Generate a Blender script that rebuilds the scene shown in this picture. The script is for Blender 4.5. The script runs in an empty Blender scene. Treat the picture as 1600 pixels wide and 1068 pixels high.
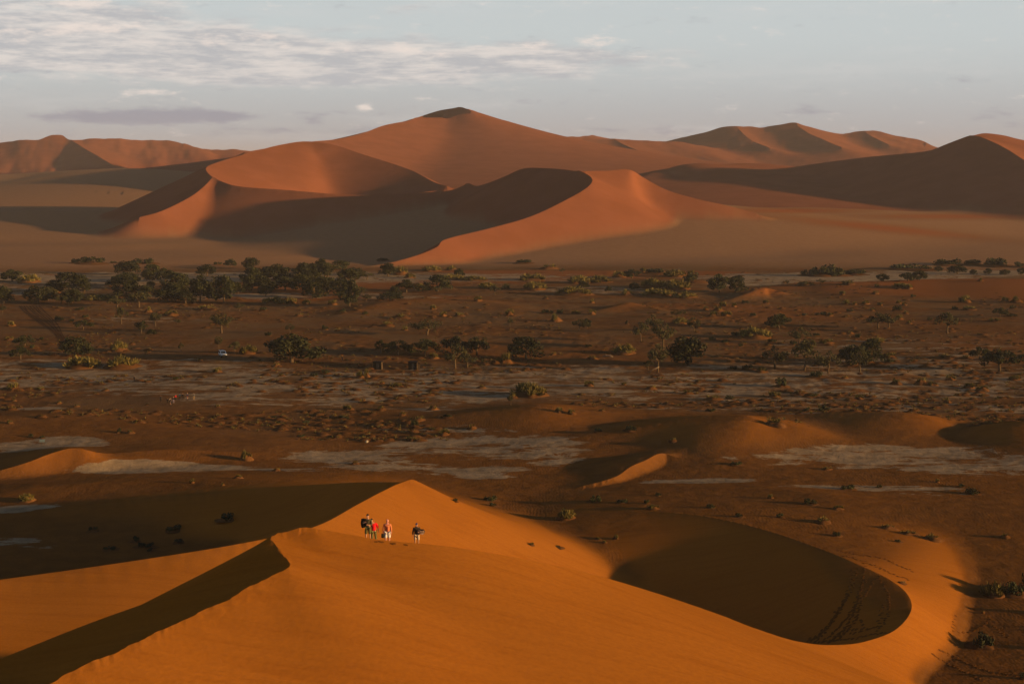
import bpy, bmesh, math, random
import numpy as np
from mathutils import Vector, Matrix

random.seed(7)
RNG = np.random.default_rng(7)
SC = bpy.context.scene
COL = SC.collection

# ------------------------------------------------------------------ camera
CAM_H = 62.0
FPX = 2400.0                      # focal length in pixels of the 1600 px wide photograph
PITCH = math.atan((534.0 - 250.0) / FPX)
cam_data = bpy.data.cameras.new("camera")
cam_data.sensor_width = 36.0
cam_data.lens = 36.0 * FPX / 1600.0
cam_data.clip_start = 1.0
cam_data.clip_end = 40000.0
cam = bpy.data.objects.new("camera", cam_data)
COL.objects.link(cam)
cam.location = (0, 0, CAM_H)
cam.rotation_euler = (math.pi / 2 - PITCH, 0, 0)
SC.camera = cam

# ------------------------------------------------------------------ light
SUN_EL = math.radians(7.2)
SUN_AZ = math.radians(17.0)       # from the right, this far behind the camera's shoulder
SUN_DIR = Vector((math.cos(SUN_EL) * math.cos(SUN_AZ), -math.cos(SUN_EL) * math.sin(SUN_AZ), math.sin(SUN_EL)))
sun = bpy.data.lights.new("sun", 'SUN')
sun.energy = 5.0
sun.angle = math.radians(0.9)
sun.color = (1.0, 0.61, 0.235)
sun_ob = bpy.data.objects.new("sun", sun)
COL.objects.link(sun_ob)
sun_ob.location = (300, -100, 300)
sun_ob.rotation_euler = (-SUN_DIR).to_track_quat('-Z', 'Y').to_euler()

SC.view_settings.view_transform = 'Standard'
SC.view_settings.look = 'None'
SC.view_settings.gamma = 1.0
SC.view_settings.use_curve_mapping = False
SC.view_settings.exposure = 0.6
SC.cycles.max_bounces = 6
SC.cycles.diffuse_bounces = 2
SC.cycles.volume_bounces = 0


def nd(nt, kind, **kw):
    n = nt.nodes.new(kind)
    for k, v in kw.items():
        if k.startswith("in_"):
            key = k[3:]
            key = int(key) if key.isdigit() else key.replace("_", " ")
            n.inputs[key].default_value = v
        else:
            setattr(n, k, v)
    return n


def math_node(nt, op, a, b=None, clamp=False):
    n = nt.nodes.new('ShaderNodeMath')
    n.operation = op
    n.use_clamp = clamp
    for i, v in enumerate((a, b)):
        if v is None:
            continue
        if isinstance(v, (int, float)):
            n.inputs[i].default_value = v
        else:
            nt.links.new(v, n.inputs[i])
    return n.outputs[0]


def mix_col(nt, fac, a, b):
    n = nt.nodes.new('ShaderNodeMix')
    n.data_type = 'RGBA'
    for s, v in ((0, fac), (6, a), (7, b)):
        if isinstance(v, (int, float)):
            n.inputs[s].default_value = v
        elif isinstance(v, tuple):
            n.inputs[s].default_value = v if len(v) == 4 else (*v, 1)
        else:
            nt.links.new(v, n.inputs[s])
    return n.outputs[2]


def map_range(nt, v, a, b, c=0.0, d=1.0, smooth=True):
    n = nt.nodes.new('ShaderNodeMapRange')
    n.interpolation_type = 'SMOOTHSTEP' if smooth else 'LINEAR'
    nt.links.new(v, n.inputs[0])
    for i, x in enumerate((a, b, c, d)):
        n.inputs[i + 1].default_value = x
    return n.outputs[0]


def noise_node(nt, vec, scale, detail=4, rough=0.55, lac=2.0, dist=0.0):
    n = nt.nodes.new('ShaderNodeTexNoise')
    n.inputs['Scale'].default_value = scale
    n.inputs['Detail'].default_value = detail
    n.inputs['Roughness'].default_value = rough
    n.inputs['Lacunarity'].default_value = lac
    n.inputs['Distortion'].default_value = dist
    if vec is not None:
        nt.links.new(vec, n.inputs['Vector'])
    return n.outputs['Fac']


# ------------------------------------------------------------------ sky
world = bpy.data.worlds.new("World")
SC.world = world
world.use_nodes = True
wt = world.node_tree
wt.nodes.clear()
w_out = wt.nodes.new('ShaderNodeOutputWorld')
w_bg = wt.nodes.new('ShaderNodeBackground')
w_sky = nd(wt, 'ShaderNodeTexSky', sky_type='NISHITA', sun_disc=False, sun_elevation=SUN_EL,
           sun_rotation=math.pi / 2 + SUN_AZ, altitude=600.0, air_density=1.0, dust_density=0.6, ozone_density=1.5)
SKY_STRENGTH = 0.05
w_bg.inputs['Strength'].default_value = SKY_STRENGTH


def build_sky():
    nt = wt
    L = nt.links.new
    tc = nd(nt, 'ShaderNodeTexCoord')
    sep = nt.nodes.new('ShaderNodeSeparateXYZ')
    L(tc.outputs['Generated'], sep.inputs[0])
    az = math_node(nt, 'ARCTAN2', sep.outputs[0], sep.outputs[1])          # radians right of the view axis
    el = math_node(nt, 'ARCSINE', sep.outputs[2])
    K = 1.0 / SKY_STRENGTH

    def c(r, g, b, s=1.0):
        return (r * K * s, g * K * s, b * K * s, 1)
    # dusty veil brightening the low sky; falloff above shaped to keep shadows dark
    veil = math_node(nt, 'POWER', 2.718, math_node(nt, 'MULTIPLY', math_node(nt, 'MAXIMUM', math_node(nt, 'SUBTRACT', el, 0.105), 0.0), -1 / 0.09))
    veil = math_node(nt, 'MULTIPLY', veil, 0.85)
    low = map_range(nt, el, 0.0, 0.085)
    veil_col = mix_col(nt, low, c(.300, .294, .312), c(.412, .440, .448))
    col = mix_col(nt, veil, w_sky.outputs[0], veil_col)

    def vec(su, sv, off):
        cx = nt.nodes.new('ShaderNodeCombineXYZ')
        L(math_node(nt, 'MULTIPLY', az, su), cx.inputs[0])
        L(math_node(nt, 'MULTIPLY', el, sv), cx.inputs[1])
        cx.inputs[2].default_value = off
        return cx.outputs[0]

    def blobs(lst):
        tot = None
        for (px, py, hw, hh, s) in lst:
            a0, e0 = math.atan((px - 800) / 2400.0), math.atan((250 - py) / 2400.0)
            u = math_node(nt, 'DIVIDE', math_node(nt, 'SUBTRACT', az, a0), hw / 2400.0)
            v = math_node(nt, 'DIVIDE', math_node(nt, 'SUBTRACT', el, e0), hh / 2400.0)
            d = math_node(nt, 'ADD', math_node(nt, 'MULTIPLY', u, u), math_node(nt, 'MULTIPLY', v, v))
            g = math_node(nt, 'MULTIPLY', math_node(nt, 'POWER', 2.718, math_node(nt, 'MULTIPLY', d, -1.0)), s)
            tot = g if tot is None else math_node(nt, 'ADD', tot, g)
        return tot

    def layer(col, blob, su, sv, off, colr, lo, hi, mx, gain=1.3, bias=0.0, detail=7, rough=0.6):
        n = noise_node(nt, vec(su, sv, off), 1.0, detail, rough)
        d = math_node(nt, 'ADD', blob, math_node(nt, 'MULTIPLY', math_node(nt, 'SUBTRACT', n, 0.5), gain))
        f = map_range(nt, d, lo, hi, 0.0, mx)
        return mix_col(nt, f, col, colr), n

    # wisps over the whole sky, faint
    w_n = noise_node(nt, vec(7.0, 46.0, 3.1), 1.0, 6, 0.62)
    col = mix_col(nt, map_range(nt, w_n, 0.50, 0.80, 0.0, 0.35), col, c(.47, .45, .435))
    # broad pale bank at upper left: grey body, sunlit cream tops
    b1 = blobs([(60, 45, 300, 52, .95), (330, 92, 380, 38, .92), (640, 106, 340, 30, .92), (880, 92, 150, 18, .60), (430, 122, 240, 16, .5), (620, 18, 110, 10, .35), (960, 20, 90, 10, .3), (40, 105, 160, 16, .4)])
    shade = noise_node(nt, vec(24, 150, 5.0), 1.0, 6, 0.65)
    b1c = mix_col(nt, map_range(nt, shade, 0.38, 0.64), c(.325, .325, .335), c(.490, .452, .425))
    col, n1 = layer(col, b1, 24, 105, 0.0, b1c, 0.20, 1.0, 0.92, 1.9, rough=0.62)
    b1t = blobs([(190, 55, 70, 14, .62), (60, 62, 80, 14, .45), (340, 68, 60, 13, .5), (415, 66, 22, 11, .75), (452, 76, 18, 9, .6), (545, 85, 30, 11, .6), (630, 82, 34, 10, .8), (790, 80, 40, 9, .6), (845, 74, 26, 10, .75), (925, 70, 40, 11, .65), (985, 95, 26, 8, .4), (920, 12, 22, 9, .5), (235, 150, 40, 12, .62), (575, 170, 14, 8, .7), (100, 18, 90, 14, .45), (700, 90, 30, 8, .4), (1340, 186, 14, 6, .5), (170, 20, 60, 10, .4)])
    col, n2 = layer(col, b1t, 46, 150, 7.7, c(.560, .490, .445), 0.25, 1.05, 0.85, 3.0, rough=0.66)
    # low lavender clouds
    b3 = blobs([(250, 183, 110, 13, 1.25), (360, 184, 60, 8, .8), (180, 190, 60, 7, .7), (496, 187, 20, 9, .5), (90, 188, 50, 9, .45), (330, 205, 260, 14, .35), (990, 205, 120, 11, .5), (1245, 178, 55, 9, .68), (1528, 185, 40, 9, .62), (560, 205, 120, 8, .3), (40, 205, 120, 9, .3)])
    col, n3 = layer(col, b3, 34, 120, 2.2, c(.212, .208, .238), 0.22, 1.15, 0.85, 2.7, rough=0.62)
    L(col, w_bg.inputs['Color'])
    L(w_bg.outputs[0], w_out.inputs['Surface'])


build_sky()

# ------------------------------------------------------------------ terrain
CP, SP = math.cos(PITCH), math.sin(PITCH)


def pix_dir(px, py):
    u = (np.asarray(px, float) - 800.0) / FPX
    v = (534.0 - np.asarray(py, float)) / FPX
    y = CP + v * SP
    return u / y, (v * CP - SP) / y          # x and z per metre of y


def at(px, py, D):
    a, b = pix_dir(px, py)
    return (float(a * D), float(D), float(CAM_H + b * D))


def project(p):
    x, y, z = p[0], p[1], p[2] - CAM_H
    d = y * CP - z * SP
    return 800 + FPX * x / d, 534 - FPX * (y * SP + z * CP) / d


def smoothstep(a, b, x):
    t = np.clip((x - a) / (b - a), 0, 1)
    return t * t * (3 - 2 * t)


_perm = np.random.default_rng(11).random((256, 256)).astype(np.float32)


def vnoise(x, y):
    xi = np.floor(x).astype(np.int64)
    yi = np.floor(y).astype(np.int64)
    fx = (x - xi).astype(np.float32)
    fy = (y - yi).astype(np.float32)
    fx = fx * fx * fx * (fx * (fx * 6 - 15) + 10)
    fy = fy * fy * fy * (fy * (fy * 6 - 15) + 10)
    x0, x1, y0, y1 = xi & 255, (xi + 1) & 255, yi & 255, (yi + 1) & 255
    a = _perm[y0, x0] * (1 - fx) + _perm[y0, x1] * fx
    b = _perm[y1, x0] * (1 - fx) + _perm[y1, x1] * fx
    return (a * (1 - fy) + b * fy) * 2 - 1


def fbm(x, y, octaves=4, gain=0.5):
    s, amp, f = 0, 1.0, 1.0
    for i in range(octaves):
        s = s + amp * vnoise(x * f + 17.3 * i, y * f - 9.1 * i)
        amp *= gain
        f *= 2.03
    return s


def smax(a, b, k):
    h = np.maximum(k - np.abs(a - b), 0) / k
    return np.maximum(a, b) + h * h * k * 0.25


def catmull(P, n):
    P = np.asarray(P, float)
    out = []
    for i in range(len(P) - 1):
        p0 = P[max(i - 1, 0)]
        p1, p2 = P[i], P[i + 1]
        p3 = P[min(i + 2, len(P) - 1)]
        # centripetal knots on the plan position, so corners do not overshoot
        def kn(a, b):
            return max(np.linalg.norm(a[:2] - b[:2]), 1e-3) ** 0.5
        t0, t1 = 0.0, kn(p0, p1)
        t2 = t1 + kn(p1, p2)
        t3 = t2 + kn(p2, p3)
        for t in np.linspace(t1, t2, n, endpoint=False):
            if i == 0:
                A1 = p1
            else:
                A1 = (t1 - t) / (t1 - t0) * p0 + (t - t0) / (t1 - t0) * p1
            A2 = (t2 - t) / (t2 - t1) * p1 + (t - t1) / (t2 - t1) * p2
            if i == len(P) - 2:
                A3 = p2
            else:
                A3 = (t3 - t) / (t3 - t2) * p2 + (t - t2) / (t3 - t2) * p3
            if i == 0:
                B1 = A2 if False else ((t2 - t) / (t2 - t1) * p1 + (t - t1) / (t2 - t1) * p2)
            else:
                B1 = (t2 - t) / (t2 - t0) * A1 + (t - t0) / (t2 - t0) * A2
            if i == len(P) - 2:
                B2 = A2
            else:
                B2 = (t3 - t) / (t3 - t1) * A2 + (t - t1) / (t3 - t1) * A3
            out.append((t2 - t) / (t2 - t1) * B1 + (t - t1) / (t2 - t1) * B2)
    out.append(P[-1])
    return np.array(out)


CRESTS = []


def crest(name, pts, sL, sR, HL=0.0, HR=0.0, k=2.0, n=6, R=None, zone=1, rough=0.0, jag=0.0, floor=None, rnd=0.0):
    """pts: (px, py, D[, sL, sR[, db, sL2]]) or ('w', x, y, z[, ...]).
    L is the side to the left of travel. HL/HR > 0: concave flank that dies out after that much drop."""
    rows = []
    for p in pts:
        if p[0] == 'w':
            xyz, ex = p[1:4], p[4:]
        elif p[0] == 'h':                       # pixel and height above the plain
            _, px, py, h = p[:4]
            a, b = pix_dir(px, py)
            D = (h - CAM_H) / b
            xyz, ex = (float(a * D), float(D), h), p[4:]
        else:
            xyz, ex = at(*p[:3]), p[3:]
        l = ex[0] if len(ex) > 0 else sL
        r = ex[1] if len(ex) > 1 else sR
        db = ex[2] if len(ex) > 2 else 1e3
        l2 = ex[3] if len(ex) > 3 else l
        rows.append((*xyz, l, r, db, l2))
    P = catmull(rows, n)
    if jag:
        j = fbm(P[:, 1] * 0.35 + P[:, 0] * .2, P[:, 0] * 0.35, 5, 0.72)
        wgt = smoothstep(40, 60, P[:, 1]) * np.where(P[:, 0] < -12.5, 1.0, 0.12) * (P[:, 1] < 175)
        P[:, 0] += jag * j * wgt
        P[:, 2] += 0.25 * jag * np.roll(j, 5) * wgt
    zmax = P[:, 2].max()
    smin = min(P[:, 3].min(), P[:, 4].min())
    CRESTS.append(dict(name=name, P=P, HL=HL, HR=HR, k=k, R=R or (zmax + 20) / max(smin, 0.05), zone=zone, rough=rough, rnd=rnd))


def eval_crest(c, x, y):
    P = c['P']
    A, B = P[:-1], P[1:]
    ab = B[:, :2] - A[:, :2]
    L2 = (ab ** 2).sum(1) + 1e-9
    L = np.sqrt(L2)
    nx, ny = -ab[:, 1] / L, ab[:, 0] / L        # left normal
    out = np.empty(x.shape, np.float32)
    CH = max(2000, 3_000_000 // len(A))
    f4 = np.float32
    for s in range(0, len(x), CH):
        X = x[s:s + CH, None].astype(f4)
        Y = y[s:s + CH, None].astype(f4)
        dx = X - A[:, 0].astype(f4)
        dy = Y - A[:, 1].astype(f4)
        t = np.clip((dx * ab[:, 0].astype(f4) + dy * ab[:, 1].astype(f4)) / L2.astype(f4), 0, 1)
        dx -= t * ab[:, 0].astype(f4)
        dy -= t * ab[:, 1].astype(f4)
        d2 = dx * dx + dy * dy + 1e-6
        d = np.sqrt(d2)
        side = (dx * nx.astype(f4) + dy * ny.astype(f4)) / d
        w = (d2.min(1, keepdims=True) / d2) ** 4
        m = (side + 1) * 0.5

        def lerp(i):
            return A[:, i].astype(f4) + t * (B[:, i] - A[:, i]).astype(f4)
        if c['rnd']:
            d = np.sqrt(d2 + f4(c['rnd'] ** 2)) - f4(c['rnd'])
        db = lerp(5)
        dropL = lerp(3) * np.minimum(d, db) + lerp(6) * np.maximum(d - db, 0)
        dropR = lerp(4) * d
        if c['HL']:
            dropL = c['HL'] * (1 - np.exp(-dropL / c['HL']))
        if c['HR']:
            dropR = c['HR'] * (1 - np.exp(-dropR / c['HR']))
        f = lerp(2) - (dropR + (dropL - dropR) * m)
        out[s:s + CH] = (f * w).sum(1) / w.sum(1)
    return out


# --- the near dune under the camera, its crescent rim and hook
crest("near_dune", [
    ('w', 6, -40, 59.0, .5, .3), ('w', -6, -8, 59.8, .3, .3, 25, .6), ('w', -15, 22, 54, .25, .3, 14, .6), ('w', -21, 47, 45.3, .18, .3, 9.5, .6),
    (52, 1076, 72, .155, .3, 8.2, .6), (150, 1031, 75.5, .155, .3, 8.2, .6), (250, 986, 79.5, .16, .3, 8.2, .6), (350, 938, 83.5, .155, .31, 9.5, .6), (430, 896, 86.7, .16, .31, 10.5, .6), (449, 886, 87.6, .16, .31, 10.5, .6),
    (446, 873, 89.2, .165, .3, 9.5, .6), (434, 852, 91.7, .2, .28, 5.0, .6), (425, 840, 93, .3, .26, 0.4, .6), (432, 834, 94.2, .5, .24, 0.1, .6), (452, 829, 95, .6, .2, 0, .6), (490, 826, 95.8, .6, .16, 0, .6),
    (590, 842, 96.3, .6, .15), (700, 853, 97.4, .6, .16), (800, 869, 99, .6, .17), (900, 890, 101.5, .6, .19),
    (1000, 918, 108, .6, .22), (1100, 951, 121, .6, .25), (1180, 981, 138, .6, .27), (1250, 1002, 160, .6, .3, 8, .6), (1300, 1007, 173, .6, .34, 8, .6),
    (1350, 1002, 182, .6, .46, 6, .6), (1398, 984, 188, .25, .58, 3, .5), (1424, 952, 196, .10, .6, 6.5, .42), (1418, 928, 202.5, .09, .5, 8, .40), (1390, 905, 210, .09, .28, 8, .36),
    (1340, 881, 219, .10, .13, 6, .30), (1290, 860, 228, .14, .05, 3, .25), (1200, 829, 241, .17, .04, 2, .20), (1100, 806, 253, .14, .04, 2, .14), (1000, 797, 261, .1, .05, 2, .1)],
    .6, .3, k=0.3, n=16, R=110, zone=1, jag=0.13)
# --- ridge and pyramid behind the walkers
crest("middle_dune", [
    (-330, 948, 165, .45, .2), (-200, 930, 171, .45, .2), (0, 905, 177, .45, .21), (200, 877, 182, .45, .23), (380, 848, 189, .45, .28), (490, 823, 200, .45, .38), (560, 787, 214), (600, 766, 224), (628, 754, 231), (645, 753, 233),
    (665, 763, 236), (700, 787, 241), (740, 811, 246), (790, 832, 250)], .45, .45, k=3, R=80, zone=2)
crest("middle_dune", [
    (640, 753, 233, .42, .4), (560, 753, 250, .4, .3), (470, 758, 262, .25, .15), (380, 764, 268), (250, 776, 268), (120, 792, 264), (0, 806, 260)], .12, .1, k=2, R=60, zone=2)

# --- low dunes on the plain
crest("low_dune", [('h', 905, 760, .1), ('h', 935, 753, .5), ('h', 965, 743, .9), ('h', 985, 729, 1.4), ('h', 1008, 719, 1.7), ('h', 1036, 708, 1.8), ('h', 1056, 715, 1.1), ('h', 1085, 722, .3)],
      .08, .62, k=.3, R=40, zone=3)
crest("low_dune", [('h', -120, 752, .5), ('h', -20, 739, 1), ('h', 40, 723, 2.2), ('h', 80, 708, 3.2), ('h', 112, 700, 3.8), ('h', 135, 703, 3.4), ('h', 165, 708, 2.0, .08, .12), ('h', 260, 702, 1.5, .08, .1), ('h', 380, 706, .6, .08, .1)],
      .10, .5, k=.35, R=40, zone=3)
crest("low_dune", [('h', 860, 690, .3), ('h', 960, 672, 1.8), ('h', 1060, 655, 3.8), ('h', 1130, 650, 4.8), ('h', 1170, 651, 5.0), ('h', 1200, 658, 4.2), ('h', 1260, 672, 3.0), ('h', 1330, 690, 1.4), ('h', 1420, 700, .3)],
      .15, .09, k=1.5, R=50, zone=3, rnd=3)
crest("low_dune", [('h', 640, 655, .3), ('h', 760, 642, 2.0), ('h', 840, 634, 3.2), ('h', 910, 640, 2.4), ('h', 1010, 646, 1.5)], .12, .1, k=1.5, R=40, zone=3, rnd=3)
crest("low_dune", [('h', 1240, 650, 1.5), ('h', 1330, 645, 3), ('h', 1410, 645, 3.8), ('h', 1470, 652, 2.4), ('h', 1560, 668, .5)], .15, .1, k=1.5, R=40, zone=3, rnd=3)
crest("low_dune", [('h', 1480, 690, .6), ('h', 1540, 672, 3), ('h', 1620, 660, 4.5), ('h', 1720, 664, 3)], .15, .1, k=1.5, R=50, zone=3, rnd=3)
crest("low_dune", [('h', 1050, 768, .6), ('h', 1200, 765, 1.4), ('h', 1290, 775, 1.8), ('h', 1400, 788, 1.5), ('h', 1500, 797, 1.5), ('h', 1640, 806, 1.5)], .12, .1, k=1.5, R=40, zone=3, rnd=2)
crest("low_dune", [('h', -60, 655, 1.4), ('h', 60, 648, 1.8), ('h', 180, 658, 1.5), ('h', 300, 675, .8), ('h', 420, 690, .4)], .12, .1, k=1.5, R=40, zone=3, rnd=3)
crest("low_dune", [('h', 60, 760, 1), ('h', 200, 752, 1.6), ('h', 380, 756, 1.8), ('h', 520, 752, 1)], .12, .12, k=1.5, R=30, zone=3, rnd=2)
crest("low_dune", [('h', 1180, 450, 1), ('h', 1260, 441, 3), ('h', 1350, 440, 4), ('h', 1460, 436, 5), ('h', 1620, 436, 6), ('h', 1720, 440, 4)], .2, .06, k=2, R=90, zone=3, rnd=5)
crest("low_dune", [('h', 935, 487, .3), ('h', 962, 478, 1.8), ('h', 982, 472, 3), ('h', 1002, 477, 2), ('h', 1040, 487, .5)], .3, .25, k=2, R=40, zone=3, rnd=2)
crest("low_dune", [('h', 1140, 470, .5), ('h', 1172, 457, 2.2), ('h', 1195, 449, 3.6), ('h', 1208, 453, 2.6), ('h', 1225, 462, .6)], .3, .28, k=2, R=40, zone=3, rnd=2)
crest("low_dune", [('h', 540, 490, .5), ('h', 620, 470, 2), ('h', 720, 466, 2.4), ('h', 800, 478, 1)], .2, .08, k=2, R=60, zone=3, rnd=4)

# --- the great crescent across the plain
crest("crescent_dune", [
    (520, 424, 880), (570, 419, 892), (620, 408, 918), (660, 396, 940), (684, 385, 955), (690, 377, 968), (706, 371, 982), (760, 358, 1008), (830, 338, 1048), (885, 312, 1088), (916, 294, 1116), (926, 281, 1138),
    (914, 271, 1158), (890, 266, 1176), (855, 263, 1196), (820, 263, 1216), (790, 275, 1250), (765, 285, 1285), (735, 294, 1325), (700, 305, 1370), (640, 322, 1420), (560, 335, 1450)],
    .5, .45, k=3, R=190, zone=4)
crest("crescent_dune", [(905, 268, 1166), (930, 267, 1176), (950, 267, 1186), (986, 266, 1200), (1008, 279, 1198), (1040, 296, 1190), (1090, 311, 1180), (1135, 321, 1175), (1185, 334, 1170)],
    .45, .4, k=4, R=190, zone=4)
crest("crescent_dune", [(690, 300, 1370), (715, 294, 1340), (731, 286, 1330), (745, 292, 1315), (770, 303, 1300)], .5, .45, k=4, R=60, zone=4)
crest("sand_apron", [(880, 300, 1340), (1000, 306, 1290), (1090, 316, 1280), (1180, 324, 1350), (1260, 324, 1400), (1330, 326, 1450), (1450, 331, 1500), (1600, 334, 1550), (1800, 338, 1600)], .25, .06, k=3, R=500, zone=5, rnd=8)
crest("sand_apron", [(-200, 334, 1450), (0, 332, 1450), (130, 329, 1450), (240, 333, 1420), (330, 338, 1380)], .15, .045, k=3, R=350, zone=5, rnd=8)
# --- bowl dune
crest("bowl_dune", [
    (700, 291, 1400), (682, 286, 1420), (640, 265, 1480), (560, 239, 1540), (520, 226, 1560), (480, 221, 1565), (440, 226, 1535), (390, 239, 1480), (345, 252, 1430), (322, 262, 1395), (330, 275, 1362), (350, 285, 1336), (372, 291, 1318),
    (450, 297, 1300), (540, 304, 1290), (620, 304, 1300), (690, 297, 1330)], .3, .42, k=5, R=260, zone=6)
crest("bowl_dune", [(332, 278, 1352), (318, 292, 1322), (300, 306, 1290), (270, 322, 1262), (243, 333, 1238), (215, 340, 1225)], .5, .35, k=4, R=160, zone=6)
# --- the big dune on the skyline
crest("big_dune", [(380, 238, 1950), (440, 228, 2050), (480, 222, 2120), (530, 217, 2220), (570, 207, 2310), (600, 196, 2390), (640, 188, 2470), (652, 183.5, 2505), (670, 184, 2520), (690, 184, 2530), (700, 185.5, 2535), (715, 180, 2545), (728, 178, 2550), (737, 178.5, 2555)],
      .45, .27, HR=140, k=8, R=800, zone=7)
crest("big_dune", [(640, 187, 2560), (655, 183, 2600), (672, 177, 2660), (690, 172, 2690), (706, 169.5, 2690), (716, 167.5, 2670), (724, 168.3, 2630), (733, 172.5, 2590), (738, 176, 2570), (744, 180, 2550)],
      .3, .28, HL=140, HR=160, k=5, R=700, zone=7)
crest("big_dune", [(733, 173, 2600), (770, 194, 2680), (812, 209.5, 2740), (840, 216, 2780), (870, 224, 2820), (930, 232, 2900)], .3, .2, HR=100, k=8, R=600, zone=7)
# --- far ranges
crest("far_dune", [(-200, 226, 3300), (0, 222.5, 3300), (60, 221, 3300), (74, 215, 3320), (86, 212.5, 3330), (98, 214, 3330), (109, 220, 3320), (150, 218, 3350), (215, 218.5, 3420), (250, 219, 3450), (272, 221, 3450), (300, 231.5, 3500), (345, 235, 3560), (380, 237, 3600), (440, 240, 3700), (520, 240, 3800)],
      .4, .2, HR=110, k=8, R=800, zone=8, rough=4.5)
crest("far_dune", [(112, 220, 3300), (135, 233, 3150), (165, 252, 2980), (190, 266, 2850), (215, 275, 2760)], .22, .3, k=6, R=400, zone=8, rough=2)
crest("far_dune", [(800, 214, 3200), (830, 209.5, 3200), (850, 206.5, 3220), (885, 214, 3250), (925, 214.5, 3350), (960, 217, 3450), (1040, 221, 3550), (1082, 222.5, 3600), (1110, 207, 3600), (1150, 197.5, 3600), (1195, 199, 3600), (1242, 193, 3600), (1262, 202, 3600), (1318, 208, 3600), (1350, 204.5, 3620), (1400, 215, 3600), (1440, 222, 3550), (1465, 234, 3500), (1540, 240, 3500), (1700, 236, 3500)],
      .4, .22, HR=110, k=8, R=800, zone=8, rough=4.5)
crest("far_dune", [(790, 216, 3000), (815, 211.5, 2980), (835, 209, 2980), (852, 206.3, 2990), (868, 210, 3000), (888, 213.5, 3020), (905, 216.5, 3040), (960, 217.5, 3080), (1040, 221.5, 3150), (1090, 226, 3250), (1130, 234, 3300)],
      .4, .17, HR=100, k=5, R=600, zone=8, rough=3)
crest("far_dune", [(852, 206.6, 2985), (862, 215, 2860), (880, 226, 2720), (905, 238, 2580)], .24, .32, k=5, R=300, zone=8)
crest("far_dune", [(960, 218, 3070), (975, 226, 2960), (1000, 236, 2820), (1035, 246, 2660)], .2, .24, k=6, R=300, zone=8)
crest("far_dune", [(1150, 198, 3590), (1163, 210, 3450), (1182, 222, 3300), (1205, 233, 3150)], .19, .145, k=8, R=350, zone=8, rough=3)
crest("far_dune", [(1242, 193.5, 3590), (1262, 207, 3440), (1290, 220, 3280), (1318, 232, 3120)], .19, .15, k=8, R=350, zone=8, rough=3)
crest("far_dune", [(1350, 205, 3610), (1368, 215, 3480), (1392, 226, 3350)], .19, .15, k=8, R=300, zone=8, rough=3)
crest("far_dune", [(1010, 275, 1850), (1040, 264, 1900), (1068, 257, 1900), (1090, 255, 1905), (1120, 257, 1930), (1180, 255, 2000), (1260, 262, 2050)], .2, .1, k=6, R=600, zone=8, rnd=10)
crest("dark_dune", [(-260, 284, 2250), (-20, 274, 2350), (80, 268, 2380), (190, 263, 2330), (260, 267, 2200), (320, 272, 2100)], .15, .07, k=8, R=600, zone=9, rnd=20)
crest("right_dune", [(1180, 272, 1900), (1240, 261, 1880), (1350, 246, 1850), (1460, 234, 1800), (1500, 219, 1770), (1522, 212.5, 1740), (1545, 219, 1700), (1575, 234, 1650), (1600, 250, 1600), (1660, 285, 1520), (1720, 320, 1450)],
      .3, .31, k=8, R=400, zone=10)
crest("right_dune", [(1516, 213.5, 1750), (1535, 208.5, 1760), (1565, 211, 1780), (1600, 219, 1820), (1700, 230, 1900), (1850, 215, 2000)], .4, .26, k=6, R=400, zone=10)


def base_height(x, y):
    r = np.hypot(x, y)
    z = 5.0 * smoothstep(880, 1600, r) + 20.0 * smoothstep(1500, 3000, r) + 10 * smoothstep(2800, 4500, r) + 60.0 * smoothstep(4500, 9000, r)
    w = smoothstep(180, 330, r)
    near = smoothstep(700, 1100, r)
    und = (0.5 * fbm(x / 70.0, y / 60.0, 2) + 0.10 * fbm(x / 14.0 + 5, y / 12.0, 2)) * w * (1 - near)
    far = 3.0 * fbm(x / 260.0, y / 200.0, 3) * near
    hollow = 4.6 * np.exp(-((x - 20) / 30.0) ** 2 - ((y - 212) / 25.0) ** 2)
    west = 0.105 * np.maximum(0, -(x + 330)) * smoothstep(1470, 1640, r) * (1 - smoothstep(2500, 3000, r))
    lump = fbm(x / 6.0, y / 7.0 + 30, 3)
    lump = (0.20 * np.maximum(0, lump - 0.05) + 0.05 * fbm(x / 2.2, y / 3.0, 2)) * smoothstep(330, 430, r) * (1 - smoothstep(850, 930, r)) * smoothstep(-0.35, 0.25, fbm(x / 45.0 + 9, y / 60.0, 2))
    return z + und + far - hollow - west + lump


ZONE_SIG = {}


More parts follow.
